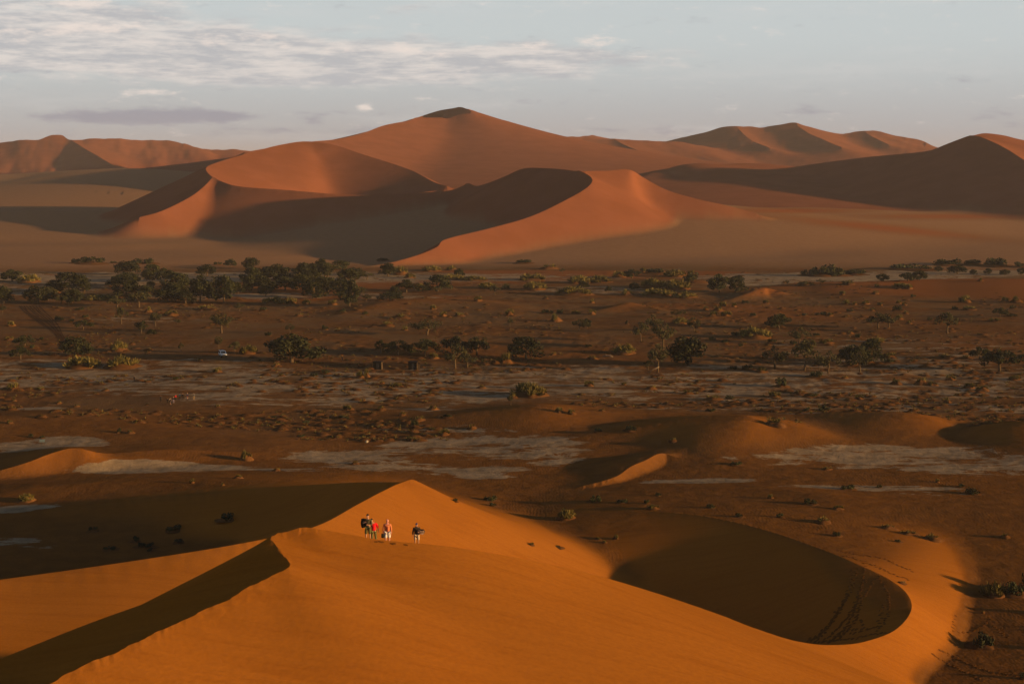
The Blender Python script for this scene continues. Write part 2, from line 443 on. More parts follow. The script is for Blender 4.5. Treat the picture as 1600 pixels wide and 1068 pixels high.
def height(x, y, want_zone=False):
    shp = np.shape(x)
    x = np.asarray(x, np.float64).ravel()
    y = np.asarray(y, np.float64).ravel()
    z = base_height(x, y).astype(np.float32)
    zone = np.zeros(len(x), np.int8)
    base = z.copy()
    for c in CRESTS:
        P, R = c['P'], c['R']
        m = (x > P[:, 0].min() - R) & (x < P[:, 0].max() + R) & (y > P[:, 1].min() - R) & (y < P[:, 1].max() + R)
        idx = np.nonzero(m)[0]
        if len(idx) == 0:
            continue
        # thin to points near the crest
        xs, ys = x[idx], y[idx]
        sub = P[::3, :2]
        near = np.zeros(len(idx), bool)
        for px_, py_ in sub:
            near |= (xs - px_) ** 2 + (ys - py_) ** 2 < (R * 1.1) ** 2
        idx = idx[near]
        if len(idx) == 0:
            continue
        xs, ys = x[idx], y[idx]
        f = eval_crest(c, xs, ys)
        if c['rough']:
            f = f + c['rough'] * fbm(xs / 95.0 + ys / 420.0, ys / 420.0, 4, 0.5)
        if want_zone:
            zone[idx] = np.where((f > z[idx]) & (f > base[idx] + 0.25), c['zone'], zone[idx])
        z[idx] = smax(z[idx], f, c['k'])
    if want_zone:
        return z.reshape(shp), zone.reshape(shp)
    return z.reshape(shp)


def build_terrain():
    th_in = np.linspace(-19.6, 19.6, 900)
    step_out = np.cumsum(np.geomspace(0.06, 2.6, 46))
    th = np.radians(np.concatenate([(-19.6 - step_out)[::-1], th_in, 19.6 + step_out]))
    segs = [(4, 45, 26), (45, 300, 430), (300, 1000, 270), (1000, 3000, 170), (3000, 5000, 50), (5000, 14000, 22)]
    r = []
    for a, b, n in segs:
        r.append(np.geomspace(a, b, n, endpoint=False))
    r = np.concatenate(r + [[14000.0]])
    # distance along y for columns inside; use radius
    NR, NC = len(r), len(th)
    RR = np.repeat(r[:, None], NC, 1)
    TT = np.repeat(th[None, :], NR, 0)
    used = np.zeros((NR, NC), bool)
    ri, ti = np.arange(NR), np.arange(NC)
    # shift grid points onto the crest lines, along whichever grid direction the crest crosses
    for c in CRESTS:
        if c['rnd']:
            continue
        P = c['P']
        for i in range(len(P) - 1):
            if P[i, 1] < 6 or P[i + 1, 1] < 6:
                continue
            p, q = P[i, :2], P[i + 1, :2]
            a = np.array([math.atan2(p[0], p[1]), math.atan2(q[0], q[1])])
            d = np.array([math.hypot(*p), math.hypot(*q)])
            ia = np.interp(d, r, ri)
            ja = np.interp(a, th, ti)
            ex, ey = q - p
            if abs(ja[1] - ja[0]) >= abs(ia[1] - ia[0]):
                lo, hi = ja.min(), ja.max()
                j = np.arange(math.ceil(lo), math.ceil(hi))
                if len(j) == 0:
                    continue
                sx, sy = np.sin(th[j]), np.cos(th[j])
                den = sx * ey - sy * ex
                rr = (p[0] * ey - p[1] * ex) / np.where(np.abs(den) < 1e-9, 1e-9, den)
                k = np.clip(np.round(np.interp(rr, r, ri)).astype(int), 1, NR - 2)
                ok = (rr > r[0]) & (rr < r[-1]) & ~used[k, j]
                RR[k[ok], j[ok]] = rr[ok]
                used[k[ok], j[ok]] = True
            else:
                lo, hi = ia.min(), ia.max()
                k = np.arange(math.ceil(lo), math.ceil(hi))
                k = k[(k > 0) & (k < NR - 1)]
                if len(k) == 0:
                    continue
                # point of the segment at radius r[k]
                t = (r[k] - d[0]) / (d[1] - d[0])
                tt = np.arctan2(p[0] + t * ex, p[1] + t * ey)
                j = np.clip(np.round(np.interp(tt, th, ti)).astype(int), 1, NC - 2)
                ok = ~used[k, j]
                TT[k[ok], j[ok]] = tt[ok]
                used[k[ok], j[ok]] = True
    X = RR * np.sin(TT)
    Y = RR * np.cos(TT)
    Z, zone = height(X, Y, True)
    return X, Y, Z, zone, used


X, Y, Z, ZONE, USED = build_terrain()
NR, NC = X.shape
print("grid", NR, NC)


def mesh_from_arrays(name, co, quads, smooth=True):
    me = bpy.data.meshes.new(name)
    nv, nf = len(co), len(quads)
    k = quads.shape[1]
    me.vertices.add(nv)
    me.vertices.foreach_set("co", np.ascontiguousarray(co, np.float32).ravel())
    me.loops.add(nf * k)
    me.loops.foreach_set("vertex_index", np.ascontiguousarray(quads, np.int32).ravel())
    me.polygons.add(nf)
    me.polygons.foreach_set("loop_start", np.arange(0, nf * k, k, dtype=np.int32))
    if smooth:
        me.polygons.foreach_set("use_smooth", np.ones(nf, bool))
    me.update(calc_edges=True)
    return me


# ------------------------------------------------------------------ sand material
def sand_material():
    m = bpy.data.materials.new("sand")
    m.use_nodes = True
    nt = m.node_tree
    L = nt.links.new
    b = nt.nodes['Principled BSDF']
    b.inputs['Roughness'].default_value = 1.0
    b.inputs['Specular IOR Level'].default_value = 0.0
    geo = nt.nodes.new('ShaderNodeNewGeometry')
    pos = geo.outputs['Position']
    a_dune = nd(nt, 'ShaderNodeAttribute', attribute_name='dune').outputs['Fac']
    a_far = nd(nt, 'ShaderNodeAttribute', attribute_name='far').outputs['Fac']
    a_pan = nd(nt, 'ShaderNodeAttribute', attribute_name='pan').outputs['Fac']
    a_veg = nd(nt, 'ShaderNodeAttribute', attribute_name='veg').outputs['Fac']
    a_red = nd(nt, 'ShaderNodeAttribute', attribute_name='red').outputs['Fac']
    n_big = noise_node(nt, pos, 0.035, 4)
    n_mid = noise_node(nt, pos, 0.25, 5, 0.6)
    n_fine = noise_node(nt, pos, 3.0, 3, 0.6)
    # clean dune sand: orange near by, distance haze put into the pinker far colour
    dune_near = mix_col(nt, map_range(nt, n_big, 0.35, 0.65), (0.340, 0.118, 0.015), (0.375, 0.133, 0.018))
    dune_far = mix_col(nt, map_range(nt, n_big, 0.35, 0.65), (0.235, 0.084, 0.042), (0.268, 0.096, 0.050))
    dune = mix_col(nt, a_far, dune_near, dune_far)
    # streaks blown across the dune faces
    mp = nd(nt, 'ShaderNodeMapping')
    mp.inputs['Rotation'].default_value = (0, 0, math.radians(20))
    mp.inputs['Scale'].default_value = (0.06, 0.9, 0.3)
    L(pos, mp.inputs['Vector'])
    streak = noise_node(nt, mp.outputs[0], 1.0, 5, 0.6, dist=0.3)
    dune = mix_col(nt, map_range(nt, streak, 0.42, 0.75, 0, 0.34), dune, (0.23, 0.070, 0.008))
    # plain: brown sand, stony patches, pale clay pans
    plain_a = mix_col(nt, map_range(nt, n_mid, 0.35, 0.68), (0.125, 0.058, 0.022), (0.205, 0.091, 0.032))
    plain_b = mix_col(nt, map_range(nt, n_big, 0.40, 0.62), plain_a, (0.165, 0.092, 0.043))
    plain = mix_col(nt, a_red, plain_b, (0.20, 0.076, 0.020))
    a_near = nd(nt, 'ShaderNodeAttribute', attribute_name='near').outputs['Fac']
    plain = mix_col(nt, a_near, plain, mix_col(nt, map_range(nt, n_mid, 0.3, 0.7), (0.150, 0.061, 0.016), (0.200, 0.081, 0.019)))
    plain = mix_col(nt, math_node(nt, 'MULTIPLY', a_red, a_far), plain, (0.30, 0.098, 0.034))  # sunlit apron strip imitated by a brighter red sand colour
    veg = mix_col(nt, map_range(nt, n_mid, 0.35, 0.65), (0.295, 0.158, 0.082), (0.325, 0.175, 0.092))
    plain = mix_col(nt, a_veg, plain, veg)
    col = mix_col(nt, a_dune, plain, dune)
    mp2 = nd(nt, 'ShaderNodeMapping')
    mp2.inputs['Scale'].default_value = (0.5, 1.15, 1.0)
    L(pos, mp2.inputs['Vector'])
    p_n = noise_node(nt, mp2.outputs[0], 0.12, 9, 0.76, dist=0.4)
    pan_f = math_node(nt, 'ADD', a_pan, math_node(nt, 'MULTIPLY', math_node(nt, 'MULTIPLY', math_node(nt, 'SUBTRACT', p_n, 0.5), 4.4), map_range(nt, a_pan, 0.0, 0.3)))
    pan_f = map_range(nt, pan_f, 0.47, 0.62)
    crack = nd(nt, 'ShaderNodeTexVoronoi', feature='DISTANCE_TO_EDGE')
    crack.inputs['Scale'].default_value = 0.8
    L(pos, crack.inputs['Vector'])
    clay = mix_col(nt, map_range(nt, n_mid, 0.3, 0.7), (0.23, 0.162, 0.100), (0.37, 0.270, 0.175))
    clay = mix_col(nt, map_range(nt, crack.outputs['Distance'], 0.0, 0.07, 0.35, 0.0), clay, (0.24, 0.17, 0.11))
    col = mix_col(nt, pan_f, col, clay)
    col = mix_col(nt, math_node(nt, 'MULTIPLY', map_range(nt, n_fine, 0.3, 0.7, 0.0, 0.16), math_node(nt, 'SUBTRACT', 1.0, a_far, True)), col, (0.10, 0.045, 0.018))
    L(col, b.inputs['Base Color'])
    # ripples and grain
    wv = nd(nt, 'ShaderNodeTexWave', wave_type='BANDS', bands_direction='X')
    wv.inputs['Scale'].default_value = 0.5
    wv.inputs['Distortion'].default_value = 10.0
    wv.inputs['Detail'].default_value = 2.0
    wv.inputs['Detail Scale'].default_value = 0.7
    L(pos, wv.inputs['Vector'])
    rip_zone = map_range(nt, n_big, 0.38, 0.68, 0.0, 0.028)
    rip_zone = math_node(nt, 'MULTIPLY', rip_zone, math_node(nt, 'SUBTRACT', 1.0, pan_f, True))
    rip_amt = math_node(nt, 'MULTIPLY', rip_zone, math_node(nt, 'MULTIPLY', math_node(nt, 'SUBTRACT', 1.0, a_far, True), math_node(nt, 'SUBTRACT', 1.0, a_dune, True)))
    h = math_node(nt, 'ADD', math_node(nt, 'MULTIPLY', wv.outputs['Fac'], rip_amt),
                  math_node(nt, 'MULTIPLY', math_node(nt, 'MULTIPLY', n_fine, math_node(nt, 'SUBTRACT', 1.0, a_far, True)), 0.05))
    h = math_node(nt, 'ADD', h, math_node(nt, 'MULTIPLY', math_node(nt, 'MULTIPLY', n_mid, math_node(nt, 'SUBTRACT', math_node(nt, 'SUBTRACT', 1.0, a_dune, True), a_far, True)), 0.55))
    h = math_node(nt, 'ADD', h, math_node(nt, 'MULTIPLY', streak, 0.16))
    h = math_node(nt, 'ADD', h, math_node(nt, 'MULTIPLY', math_node(nt, 'MULTIPLY', n_mid, a_far), 0.15))
    bump = nd(nt, 'ShaderNodeBump')
    bump.inputs['Strength'].default_value = 1.0
    bump.inputs['Distance'].default_value = 0.55
    L(h, bump.inputs['Height'])
    L(bump.outputs[0], b.inputs['Normal'])
    return m


SAND = sand_material()


def simple_mat(name, col, rough=0.8, spec=0.2, var=0.0, scale=6.0, metal=0.0, objvar=0.0):
    m = bpy.data.materials.new(name)
    m.use_nodes = True
    nt = m.node_tree
    b = nt.nodes['Principled BSDF']
    b.inputs['Roughness'].default_value = rough
    b.inputs['Specular IOR Level'].default_value = spec
    b.inputs['Metallic'].default_value = metal
    tc = nd(nt, 'ShaderNodeTexCoord')
    f = noise_node(nt, tc.outputs['Object'], scale, 4, 0.6)
    lo = tuple(max(0, c * (1 - var)) for c in col)
    hi = tuple(min(1, c * (1 + var)) for c in col)
    c = mix_col(nt, map_range(nt, f, 0.3, 0.7), lo, hi)
    if objvar:
        oi = nd(nt, 'ShaderNodeObjectInfo')
        hv = nd(nt, 'ShaderNodeHueSaturation')
        nt.links.new(map_range(nt, oi.outputs['Random'], 0, 1, 1 - objvar, 1 + objvar, False), hv.inputs['Value'])
        nt.links.new(c, hv.inputs['Color'])
        c = hv.outputs[0]
    nt.links.new(c, b.inputs['Base Color'])
    return m


def leaf_mat(name, dark, light, objvar=0.2):
    m = bpy.data.materials.new(name)
    m.use_nodes = True
    nt = m.node_tree
    b = nt.nodes['Principled BSDF']
    b.inputs['Roughness'].default_value = 0.75
    b.inputs['Specular IOR Level'].default_value = 0.15
    tc = nd(nt, 'ShaderNodeTexCoord')
    f = noise_node(nt, tc.outputs['Object'], 2.3, 4, 0.7)
    c = mix_col(nt, map_range(nt, f, 0.35, 0.65), dark, light)
    oi = nd(nt, 'ShaderNodeObjectInfo')
    hv = nd(nt, 'ShaderNodeHueSaturation')
    nt.links.new(map_range(nt, oi.outputs['Random'], 0, 1, 1 - objvar, 1 + objvar, False), hv.inputs['Value'])
    nt.links.new(c, hv.inputs['Color'])
    nt.links.new(hv.outputs[0], b.inputs['Base Color'])
    return m


# ------------------------------------------------------------------ ground and dunes
ZONE_NAMES = {0: "ground", 1: "near_dune", 2: "middle_dune", 3: "low_dune", 4: "crescent_dune", 5: "sand_apron",
              6: "bowl_dune", 7: "big_dune", 8: "far_dune", 9: "dark_dune", 10: "right_dune"}


def pan_blobs():
    # pale clay pans: pixel centre, half width, half height, strength
    return [(60, 700, 90, 12, .9), (20, 808, 60, 9, 1.0), (-10, 855, 60, 8, .5), (40, 866, 40, 5, .55), (220, 738, 170, 9, 1.0), (420, 742, 120, 5, .8),
            (540, 715, 110, 12, .85), (720, 700, 150, 18, .74), (850, 705, 90, 22, .62), (660, 735, 160, 10, .6), (760, 745, 50, 6, .9), (820, 675, 170, 10, .55),
            (640, 672, 60, 5, .45), (1100, 760, 90, 6, 1.0), (1370, 722, 260, 16, .8), (1560, 735, 160, 16, .68), (1370, 773, 150, 6, .75), (1480, 780, 80, 5, .5),
            (1330, 660, 180, 8, .35), (1420, 685, 190, 8, .45), (1280, 660, 60, 6, .5), (50, 640, 40, 4, .9), (380, 626, 60, 4, .7),
            (200, 585, 300, 24, .60), (330, 605, 260, 16, .62), (560, 605, 360, 30, .62), (850, 600, 420, 30, .58), (1200, 600, 440, 34, .55), (1450, 590, 260, 36, .52),
            (1400, 545, 260, 22, .36), (1000, 580, 300, 12, .45), (60, 570, 120, 8, .55), (220, 500, 130, 6, .35), (430, 432, 520, 9, .85), (160, 436, 300, 9, .85), (60, 452, 120, 10, .55), (330, 462, 130, 6, .6), (420, 463, 60, 6, .8),
            (1300, 432, 230, 7, .95), (1180, 440, 80, 8, .8), (1520, 426, 160, 5, .9), (930, 453, 110, 6, .55), (560, 462, 180, 6, .4), (700, 640, 90, 6, .45), (1180, 646, 340, 8, .35), (1510, 640, 180, 10, .45)]


def attributes():
    S = X.shape
    P = np.stack([X, Y, Z], 0)
    px, py = project((X, Y, Z))
    base = base_height(X.ravel(), Y.ravel()).reshape(S)
    r = np.hypot(X, Y)
    rise = Z - base
    wob = 0.35 * fbm(X / 9.0, Y / 9.0, 3)
    dune = smoothstep(0.30, 0.9, rise + wob * (r < 500))
    dune = np.where(np.isin(ZONE, (0, 5, 9)) & ((r > 300) | (ZONE != 0)), dune * 0.0, dune)
    dune = np.where((ZONE == 3), dune * 0.5 * smoothstep(0.6, 2.6, rise), dune)
    Rr = np.hypot(X, Y)
    sr = np.gradient(Z, axis=0) / np.maximum(np.gradient(Rr, axis=0), 1e-3)
    st = np.gradient(Z, axis=1) / np.maximum(np.abs(np.gradient(np.arctan2(X, Y), axis=1)) * Rr, 1e-3)
    steep = smoothstep(0.05, 0.20, np.hypot(sr, st))
    dune = np.where(r < 420, dune * steep, dune)      # flat ground takes the darker plain colour, only the slopes the dune sand
    for _ in range(5):                     # soften the edge of the clean sand a little
        q = np.pad(dune, 1, mode='edge')
        dune = (q[:-2, 1:-1] + q[2:, 1:-1] + q[1:-1, :-2] + q[1:-1, 2:] + q[1:-1, 1:-1]) / 5.0
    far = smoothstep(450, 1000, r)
    veg = smoothstep(870, 960, r)
    pan = np.zeros(S)
    wx, wy = X, Y
    for (cx, cy, hw, hh, s) in pan_blobs():
        D = CAM_H * FPX / (cy - 250.0)
        x0 = (cx - 800) / FPX * D
        rx = hw / FPX * D
        ry = hh * D * D / (FPX * CAM_H)
        d = ((wx - x0) / rx) ** 2 + ((wy - D) / ry) ** 2
        m = d < 4
        v = np.zeros(S)
        v[m] = s * np.clip(1.25 - d[m] * 0.8, 0, 1)
        pan = np.maximum(pan, v)
    pan *= np.clip(1 - smoothstep(0.8, 1.6, rise), 0, 1)
    red = smoothstep(0.5, 2.0, rise) * (ZONE == 3) * smoothstep(600, 800, r)
    red = np.maximum(red, 0.6 * smoothstep(0.1, 0.5, fbm(X / 90.0 + 40, Y / 70.0, 3)) * (r < 870))
    # red tongue on the right apron, plus its sunlit crest strip painted in
    for (cx, cy, hw, hh, ang) in [(1240, 329, 130, 5, 0), (1380, 356, 190, 7, .10), (1500, 338, 180, 5, 0)]:
        u = (px - cx)
        w = (py - cy) - ang * u
        red = np.maximum(red, np.exp(-(u / hw) ** 2 - (w / hh) ** 2) * (r > 950) * (r < 1700))
    veg = veg * (1 - np.minimum(red * (r > 950), 1))
    near = 1 - smoothstep(270, 460, r + 40 * fbm(X / 50.0, Y / 50.0, 2))
    return dict(near=near, dune=dune, far=far, pan=pan, veg=veg, red=red)


ATTR = attributes()


def build_ground():
    idx = np.arange(NR * NC).reshape(NR, NC)
    a, b, c, d = idx[:-1, :-1], idx[:-1, 1:], idx[1:, 1:], idx[1:, :-1]
    uf = USED.ravel()
    other = (uf[b] & uf[d]) & ~(uf[a] & uf[c])
    t1 = np.where(other[..., None], np.stack([a, b, d], -1), np.stack([a, b, c], -1))
    t2 = np.where(other[..., None], np.stack([b, c, d], -1), np.stack([a, c, d], -1))
    zz = np.stack([ZONE[:-1, :-1], ZONE[:-1, 1:], ZONE[1:, 1:], ZONE[1:, :-1]], 0)
    zq = np.where((zz == zz[0]).all(0), zz[0], zz.min(0)).ravel()
    co = np.stack([X, Y, Z], -1).reshape(-1, 3)
    T = np.concatenate([t1.reshape(-1, 3), t2.reshape(-1, 3)])
    zq = np.concatenate([zq, zq])
    fn = np.cross(co[T[:, 1]] - co[T[:, 0]], co[T[:, 2]] - co[T[:, 0]])
    vn = np.zeros_like(co)
    for i in range(3):
        for k in range(3):
            vn[:, k] += np.bincount(T[:, i], fn[:, k], minlength=len(co))
    vn /= np.maximum(np.linalg.norm(vn, axis=1, keepdims=True), 1e-12)
    fn /= np.maximum(np.linalg.norm(fn, axis=1, keepdims=True), 1e-12)
    # corners on a crest line take the normal of their own side, so crests stay sharp
    cn = vn[T]
    uT = uf[T]
    wgt = (~uT)[..., None].astype(float)
    side = (cn * wgt).sum(1) + 0.02 * fn
    side /= np.linalg.norm(side, axis=1, keepdims=True)
    cn = np.where(uT[..., None], side[:, None, :], cn).astype(np.float32)
    for zid, name in ZONE_NAMES.items():
        m = zq == zid
        if not m.any():
            continue
        tris = T[m]
        used, inv = np.unique(tris.ravel(), return_inverse=True)
        me = mesh_from_arrays(name, co[used], inv.reshape(-1, 3))
        ev = np.empty(len(me.edges) * 2, np.int32)
        me.edges.foreach_get('vertices', ev)
        sh = uf[used][ev.reshape(-1, 2)].all(1)
        se = me.attributes.new('sharp_edge', 'BOOLEAN', 'EDGE')
        se.data.foreach_set('value', sh)
        ca = me.attributes.new('custom_normal', 'FLOAT_VECTOR', 'CORNER')
        ca.data.foreach_set('vector', cn[m].ravel())
        for k, v in ATTR.items():
            at_ = me.attributes.new(k, 'FLOAT', 'POINT')
            at_.data.foreach_set('value', v.ravel()[used].astype(np.float32))
        me.materials.append(SAND)
        ob = bpy.data.objects.new(name, me)
        COL.objects.link(ob)
        ob['kind'] = 'structure'


build_ground()


# ray through a photograph pixel down to the ground, in one sweep for many pixels
def ground_hits(pix):
    pix = np.asarray(pix, float)
    a, b = pix_dir(pix[:, 0], pix[:, 1])
    Ds = np.geomspace(60, 3000, 800)
    xx = a[:, None] * Ds[None]
    yy = np.repeat(Ds[None], len(pix), 0)
    zz = CAM_H + b[:, None] * Ds[None]
    # bilinear lookup in the terrain grid is enough for the search, then the exact function for the foot
    h = height(xx, yy)
    under = h >= zz
    i = np.argmax(under, 1)
    out = []
    for k in range(len(pix)):
        j = i[k]
        if j == 0:
            j = len(Ds) - 1
        d0, d1 = Ds[j - 1], Ds[j]
        g0, g1 = zz[k, j - 1] - h[k, j - 1], zz[k, j] - h[k, j]
        t = g0 / (g0 - g1) if g0 != g1 else 1
        D = d0 + (d1 - d0) * t
        out.append((a[k] * D, D, 0))
    out = np.array(out)
    out[:, 2] = height(out[:, 0], out[:, 1])
    return out


# ------------------------------------------------------------------ air
def build_haze():
    zmin = float(Z.min()) - 1.0
    zmax = max(float(Z.max()) + 4.0, CAM_H + 4)
    bm = bmesh.new()
    bmesh.ops.create_cube(bm, size=1.0)
    me = bpy.data.meshes.new("haze")
    bm.to_mesh(me)
    bm.free()
    ob = bpy.data.objects.new("haze", me)
    COL.objects.link(ob)
    ob.scale = (29000, 14800, zmax - zmin)
    ob.location = (0, 14800 / 2 - 300, (zmax + zmin) / 2)
    m = bpy.data.materials.new("haze")
    m.use_nodes = True
    nt = m.node_tree
    nt.nodes.clear()
    o = nt.nodes.new('ShaderNodeOutputMaterial')
    v = nt.nodes.new('ShaderNodeVolumePrincipled')
    v.inputs['Color'].default_value = (0.82, 0.78, 0.86, 1)
    v.inputs['Density'].default_value = 0.00005
    nt.links.new(v.outputs[0], o.inputs['Volume'])
    me.materials.append(m)
    ob['kind'] = 'stuff'


build_haze()

# ------------------------------------------------------------------ helpers for things
def tag(o, label=None, cat=None, group=None, kind=None):
    if label:
        o['label'] = label
    if cat:
        o['category'] = cat
    if group:
        o['group'] = group
    if kind:
        o['kind'] = kind
    return o


def link(name, me, parent=None, mat=None):
    o = bpy.data.objects.new(name, me)
    COL.objects.link(o)
    if parent is not None:
        o.parent = parent
    if mat is not None and me is not None and len(me.materials) == 0:
        me.materials.append(mat)
    return o


def empty(name, loc, rz=0.0, scale=None):
    o = bpy.data.objects.new(name, None)
    o.empty_display_size = 0.3
    COL.objects.link(o)
    o.location = loc
    o.rotation_euler = (0, 0, rz)
    if scale is not None:
        o.scale = scale
    return o


def np_mesh(name, verts, faces, smooth=False):
    me = bpy.data.meshes.new(name)
    me.from_pydata([tuple(v) for v in verts], [], [tuple(int(i) for i in f) for f in faces])
    if smooth:
        me.polygons.foreach_set("use_smooth", np.ones(len(me.polygons), bool))
    me.update()
    return me


class MB:
    """collects simple shapes into one mesh"""
    def __init__(self):
        self.v, self.f = [], []

    def add(self, verts, faces):
        o = len(self.v)
        self.v += [tuple(p) for p in verts]
        self.f += [tuple(i + o for i in f) for f in faces]

    def box(self, c, s, rz=0.0, taper=1.0):
        cx, cy, cz = c
        sx, sy, sz = s[0] / 2, s[1] / 2, s[2] / 2
        pts = []
        for z, t in ((-sz, 1.0), (sz, taper)):
            for x, y in ((-sx, -sy), (sx, -sy), (sx, sy), (-sx, sy)):
                x, y = x * t, y * t
                pts.append((cx + x * math.cos(rz) - y * math.sin(rz), cy + x * math.sin(rz) + y * math.cos(rz), cz + z))
        self.add(pts, [(3, 2, 1, 0), (4, 5, 6, 7), (0, 1, 5, 4), (1, 2, 6, 5), (2, 3, 7, 6), (3, 0, 4, 7)])

    def tube(self, pts, rad, n=6):
        pts = [Vector(p) for p in pts]
        rings = []
        for i, p in enumerate(pts):
            d = (pts[min(i + 1, len(pts) - 1)] - pts[max(i - 1, 0)]).normalized()
            u = d.cross(Vector((0.31, 0.17, 0.93)))
            if u.length < 1e-3:
                u = d.cross(Vector((1, 0, 0)))
            u.normalize()
            w = d.cross(u)
            rings.append([p + (u * math.cos(2 * math.pi * k / n) + w * math.sin(2 * math.pi * k / n)) * rad[i] for k in range(n)])
        verts = [q for r_ in rings for q in r_]
        faces = []
        for i in range(len(pts) - 1):
            for k in range(n):
                a, b = i * n + k, i * n + (k + 1) % n
                faces.append((a, b, b + n, a + n))
        faces.append(tuple(range(n))[::-1])
        faces.append(tuple(range((len(pts) - 1) * n, len(pts) * n)))
        self.add(verts, faces)

    def cyl(self, c, axis, r, depth, n=20):
        a = Vector(axis).normalized() * depth / 2
        self.tube([Vector(c) - a, Vector(c) + a], [r, r], n)

    def mesh(self, name, smooth=False):
        return np_mesh(name, self.v, self.f, smooth)


# ------------------------------------------------------------------ plants
M_DENSE = leaf_mat("dense_foliage", (0.011, 0.014, 0.005), (0.044, 0.045, 0.015), 0.3)
M_OLIVE = leaf_mat("olive_foliage", (0.030, 0.029, 0.011), (0.062, 0.056, 0.021), 0.3)
M_BUSH = leaf_mat("bush_foliage", (0.020, 0.024, 0.009), (0.050, 0.052, 0.018), 0.3)
M_GRASS = leaf_mat("dry_grass", (0.055, 0.052, 0.014), (0.195, 0.145, 0.036), 0.25)
M_BARK = simple_mat("bark", (0.10, 0.065, 0.035), 0.9, 0.1, 0.3, 5)
M_MOUND = simple_mat("mound_sand", (0.120, 0.054, 0.020), 1.0, 0.0, 0.22, 2.0, objvar=0.15)


def leaf_cloud(rng, centers, radii, n, size, name, flat=0.75):
    centers = np.asarray(centers, float)
    radii = np.asarray(radii, float)
    w = radii ** 2
    pick = rng.choice(len(centers), n, p=w / w.sum())
    d = rng.normal(size=(n, 3))
    d /= np.linalg.norm(d, axis=1, keepdims=True)
    rr = radii[pick][:, None] * (0.55 + 0.5 * rng.random((n, 1)) ** 0.5)
    p = centers[pick] + d * rr * np.array([1, 1, flat])
    nrm = d + 0.8 * rng.normal(size=(n, 3))
    nrm /= np.linalg.norm(nrm, axis=1, keepdims=True)
    t = np.cross(nrm, rng.normal(size=(n, 3)))
    t /= np.linalg.norm(t, axis=1, keepdims=True)
    b = np.cross(nrm, t)
    s = size * (0.6 + 0.8 * rng.random((n, 1)))
    q = np.stack([p - t * s - b * s * .5, p + t * s - b * s * .5, p + t * s * .7 + b * s * .6, p - t * s * .7 + b * s * .6], 1).reshape(-1, 3)
    me = mesh_from_arrays(name, q.astype(np.float32), np.arange(n * 4).reshape(n, 4), smooth=False)
    return me


def tree_variant(kind, seed):
    """built 8 m tall and 10 m wide; scaled to each tree"""
    rng = np.random.default_rng(seed)
    cs, rs = [], []
    if kind == 'dense':
        n = 26
        for i in range(n):
            a = rng.random() * 6.283
            h = rng.random()
            R = 4.2 * math.sqrt(max(0.05, 1 - (h * 0.95) ** 2)) * math.sqrt(rng.random())
            cs.append((R * math.cos(a), R * math.sin(a), 1.6 + 5.0 * h))
            rs.append(0.9 + 0.8 * rng.random())
        leaves, size, stem = 1900, 0.26, 1.9
    elif kind == 'umbrella':
        n = 24
        for i in range(n):
            a = rng.random() * 6.283
            R = 4.4 * math.sqrt(rng.random())
            cs.append((R * math.cos(a), R * math.sin(a), 6.6 - 0.20 * R ** 1.75 + 0.55 * rng.normal() - 1.6 * rng.random() ** 2))
            rs.append(0.8 + 0.6 * rng.random())
        leaves, size, stem = 1700, 0.24, 2.6
    else:
        n = 17
        for i in range(n):
            a = rng.random() * 6.283
            R = 4.0 * math.sqrt(rng.random())
            cs.append((R * math.cos(a), R * math.sin(a), 3.2 + 4.2 * rng.random() * (1 - R / 7.0)))
            rs.append(0.75 + 0.75 * rng.random())
        leaves, size, stem = 900, 0.23, 2.9
    crown = leaf_cloud(rng, cs, rs, leaves, size, "crown")
    mb = MB()
    lean = rng.normal() * 0.35
    top = (lean, rng.normal() * .2, stem)
    mb.tube([(0, 0, -0.5), (lean * .3, 0, stem * .45), top], [.42, .30, .26], 8)
    order = rng.permutation(len(cs))[:8]
    for i in order:
        c = np.array(cs[i])
        mid = np.array(top) * .5 + c * .5 + rng.normal(size=3) * .3
        mid[2] = max(mid[2], stem)
        mb.tube([top, tuple(mid), tuple(c)], [.17, .11, .05], 5)
    return crown, mb.mesh("trunk", True)


TREES = {k: [tree_variant(k, s) for s in seeds] for k, seeds in (('dense', (1, 2, 3, 4)), ('umbrella', (11, 12, 13)), ('open', (21, 22, 23, 24)))}
TREE_MAT = {'dense': M_DENSE, 'umbrella': M_DENSE, 'open': M_OLIVE}
for k in TREES:
    for c_, t_ in TREES[k]:
        c_.materials.append(TREE_MAT[k])
        t_.materials.append(M_BARK)


def mound_variant(seed, h=0.34):
    """unit radius sand mound with a skirt below the ground"""
    rng = np.random.default_rng(seed)
    v, f = [], []
    NA, NRr = 20, 7
    off = rng.random(2) * 50
    v.append((0, 0, h))
    for i in range(1, NRr + 1):
        rr = i / NRr * 1.12
        for j in range(NA):
            a = 2 * math.pi * j / NA
            x, y = rr * math.cos(a), rr * math.sin(a)
            e = 1 + 0.22 * float(vnoise(np.array(math.cos(a) * 1.5 + off[0]), np.array(math.sin(a) * 1.5 + off[1])))
            z = h * max(0, 1 - rr ** 1.6) + 0.10 * h / .34 * float(fbm(np.array(x * 2.3 + off[0]), np.array(y * 2.3), 2)) * (1 - rr * .7)
            if i == NRr:
                z = -0.12
            v.append((x * e, y * e, z))
    for j in range(NA):
        f.append((0, 1 + j, 1 + (j + 1) % NA))
        for i in range(NRr - 1):
            a, b = 1 + i * NA + j, 1 + i * NA + (j + 1) % NA
            f.append((a, a + NA, b + NA, b))
    me = np_mesh("mound", v, f, True)
    me.materials.append(M_MOUND)
    return me


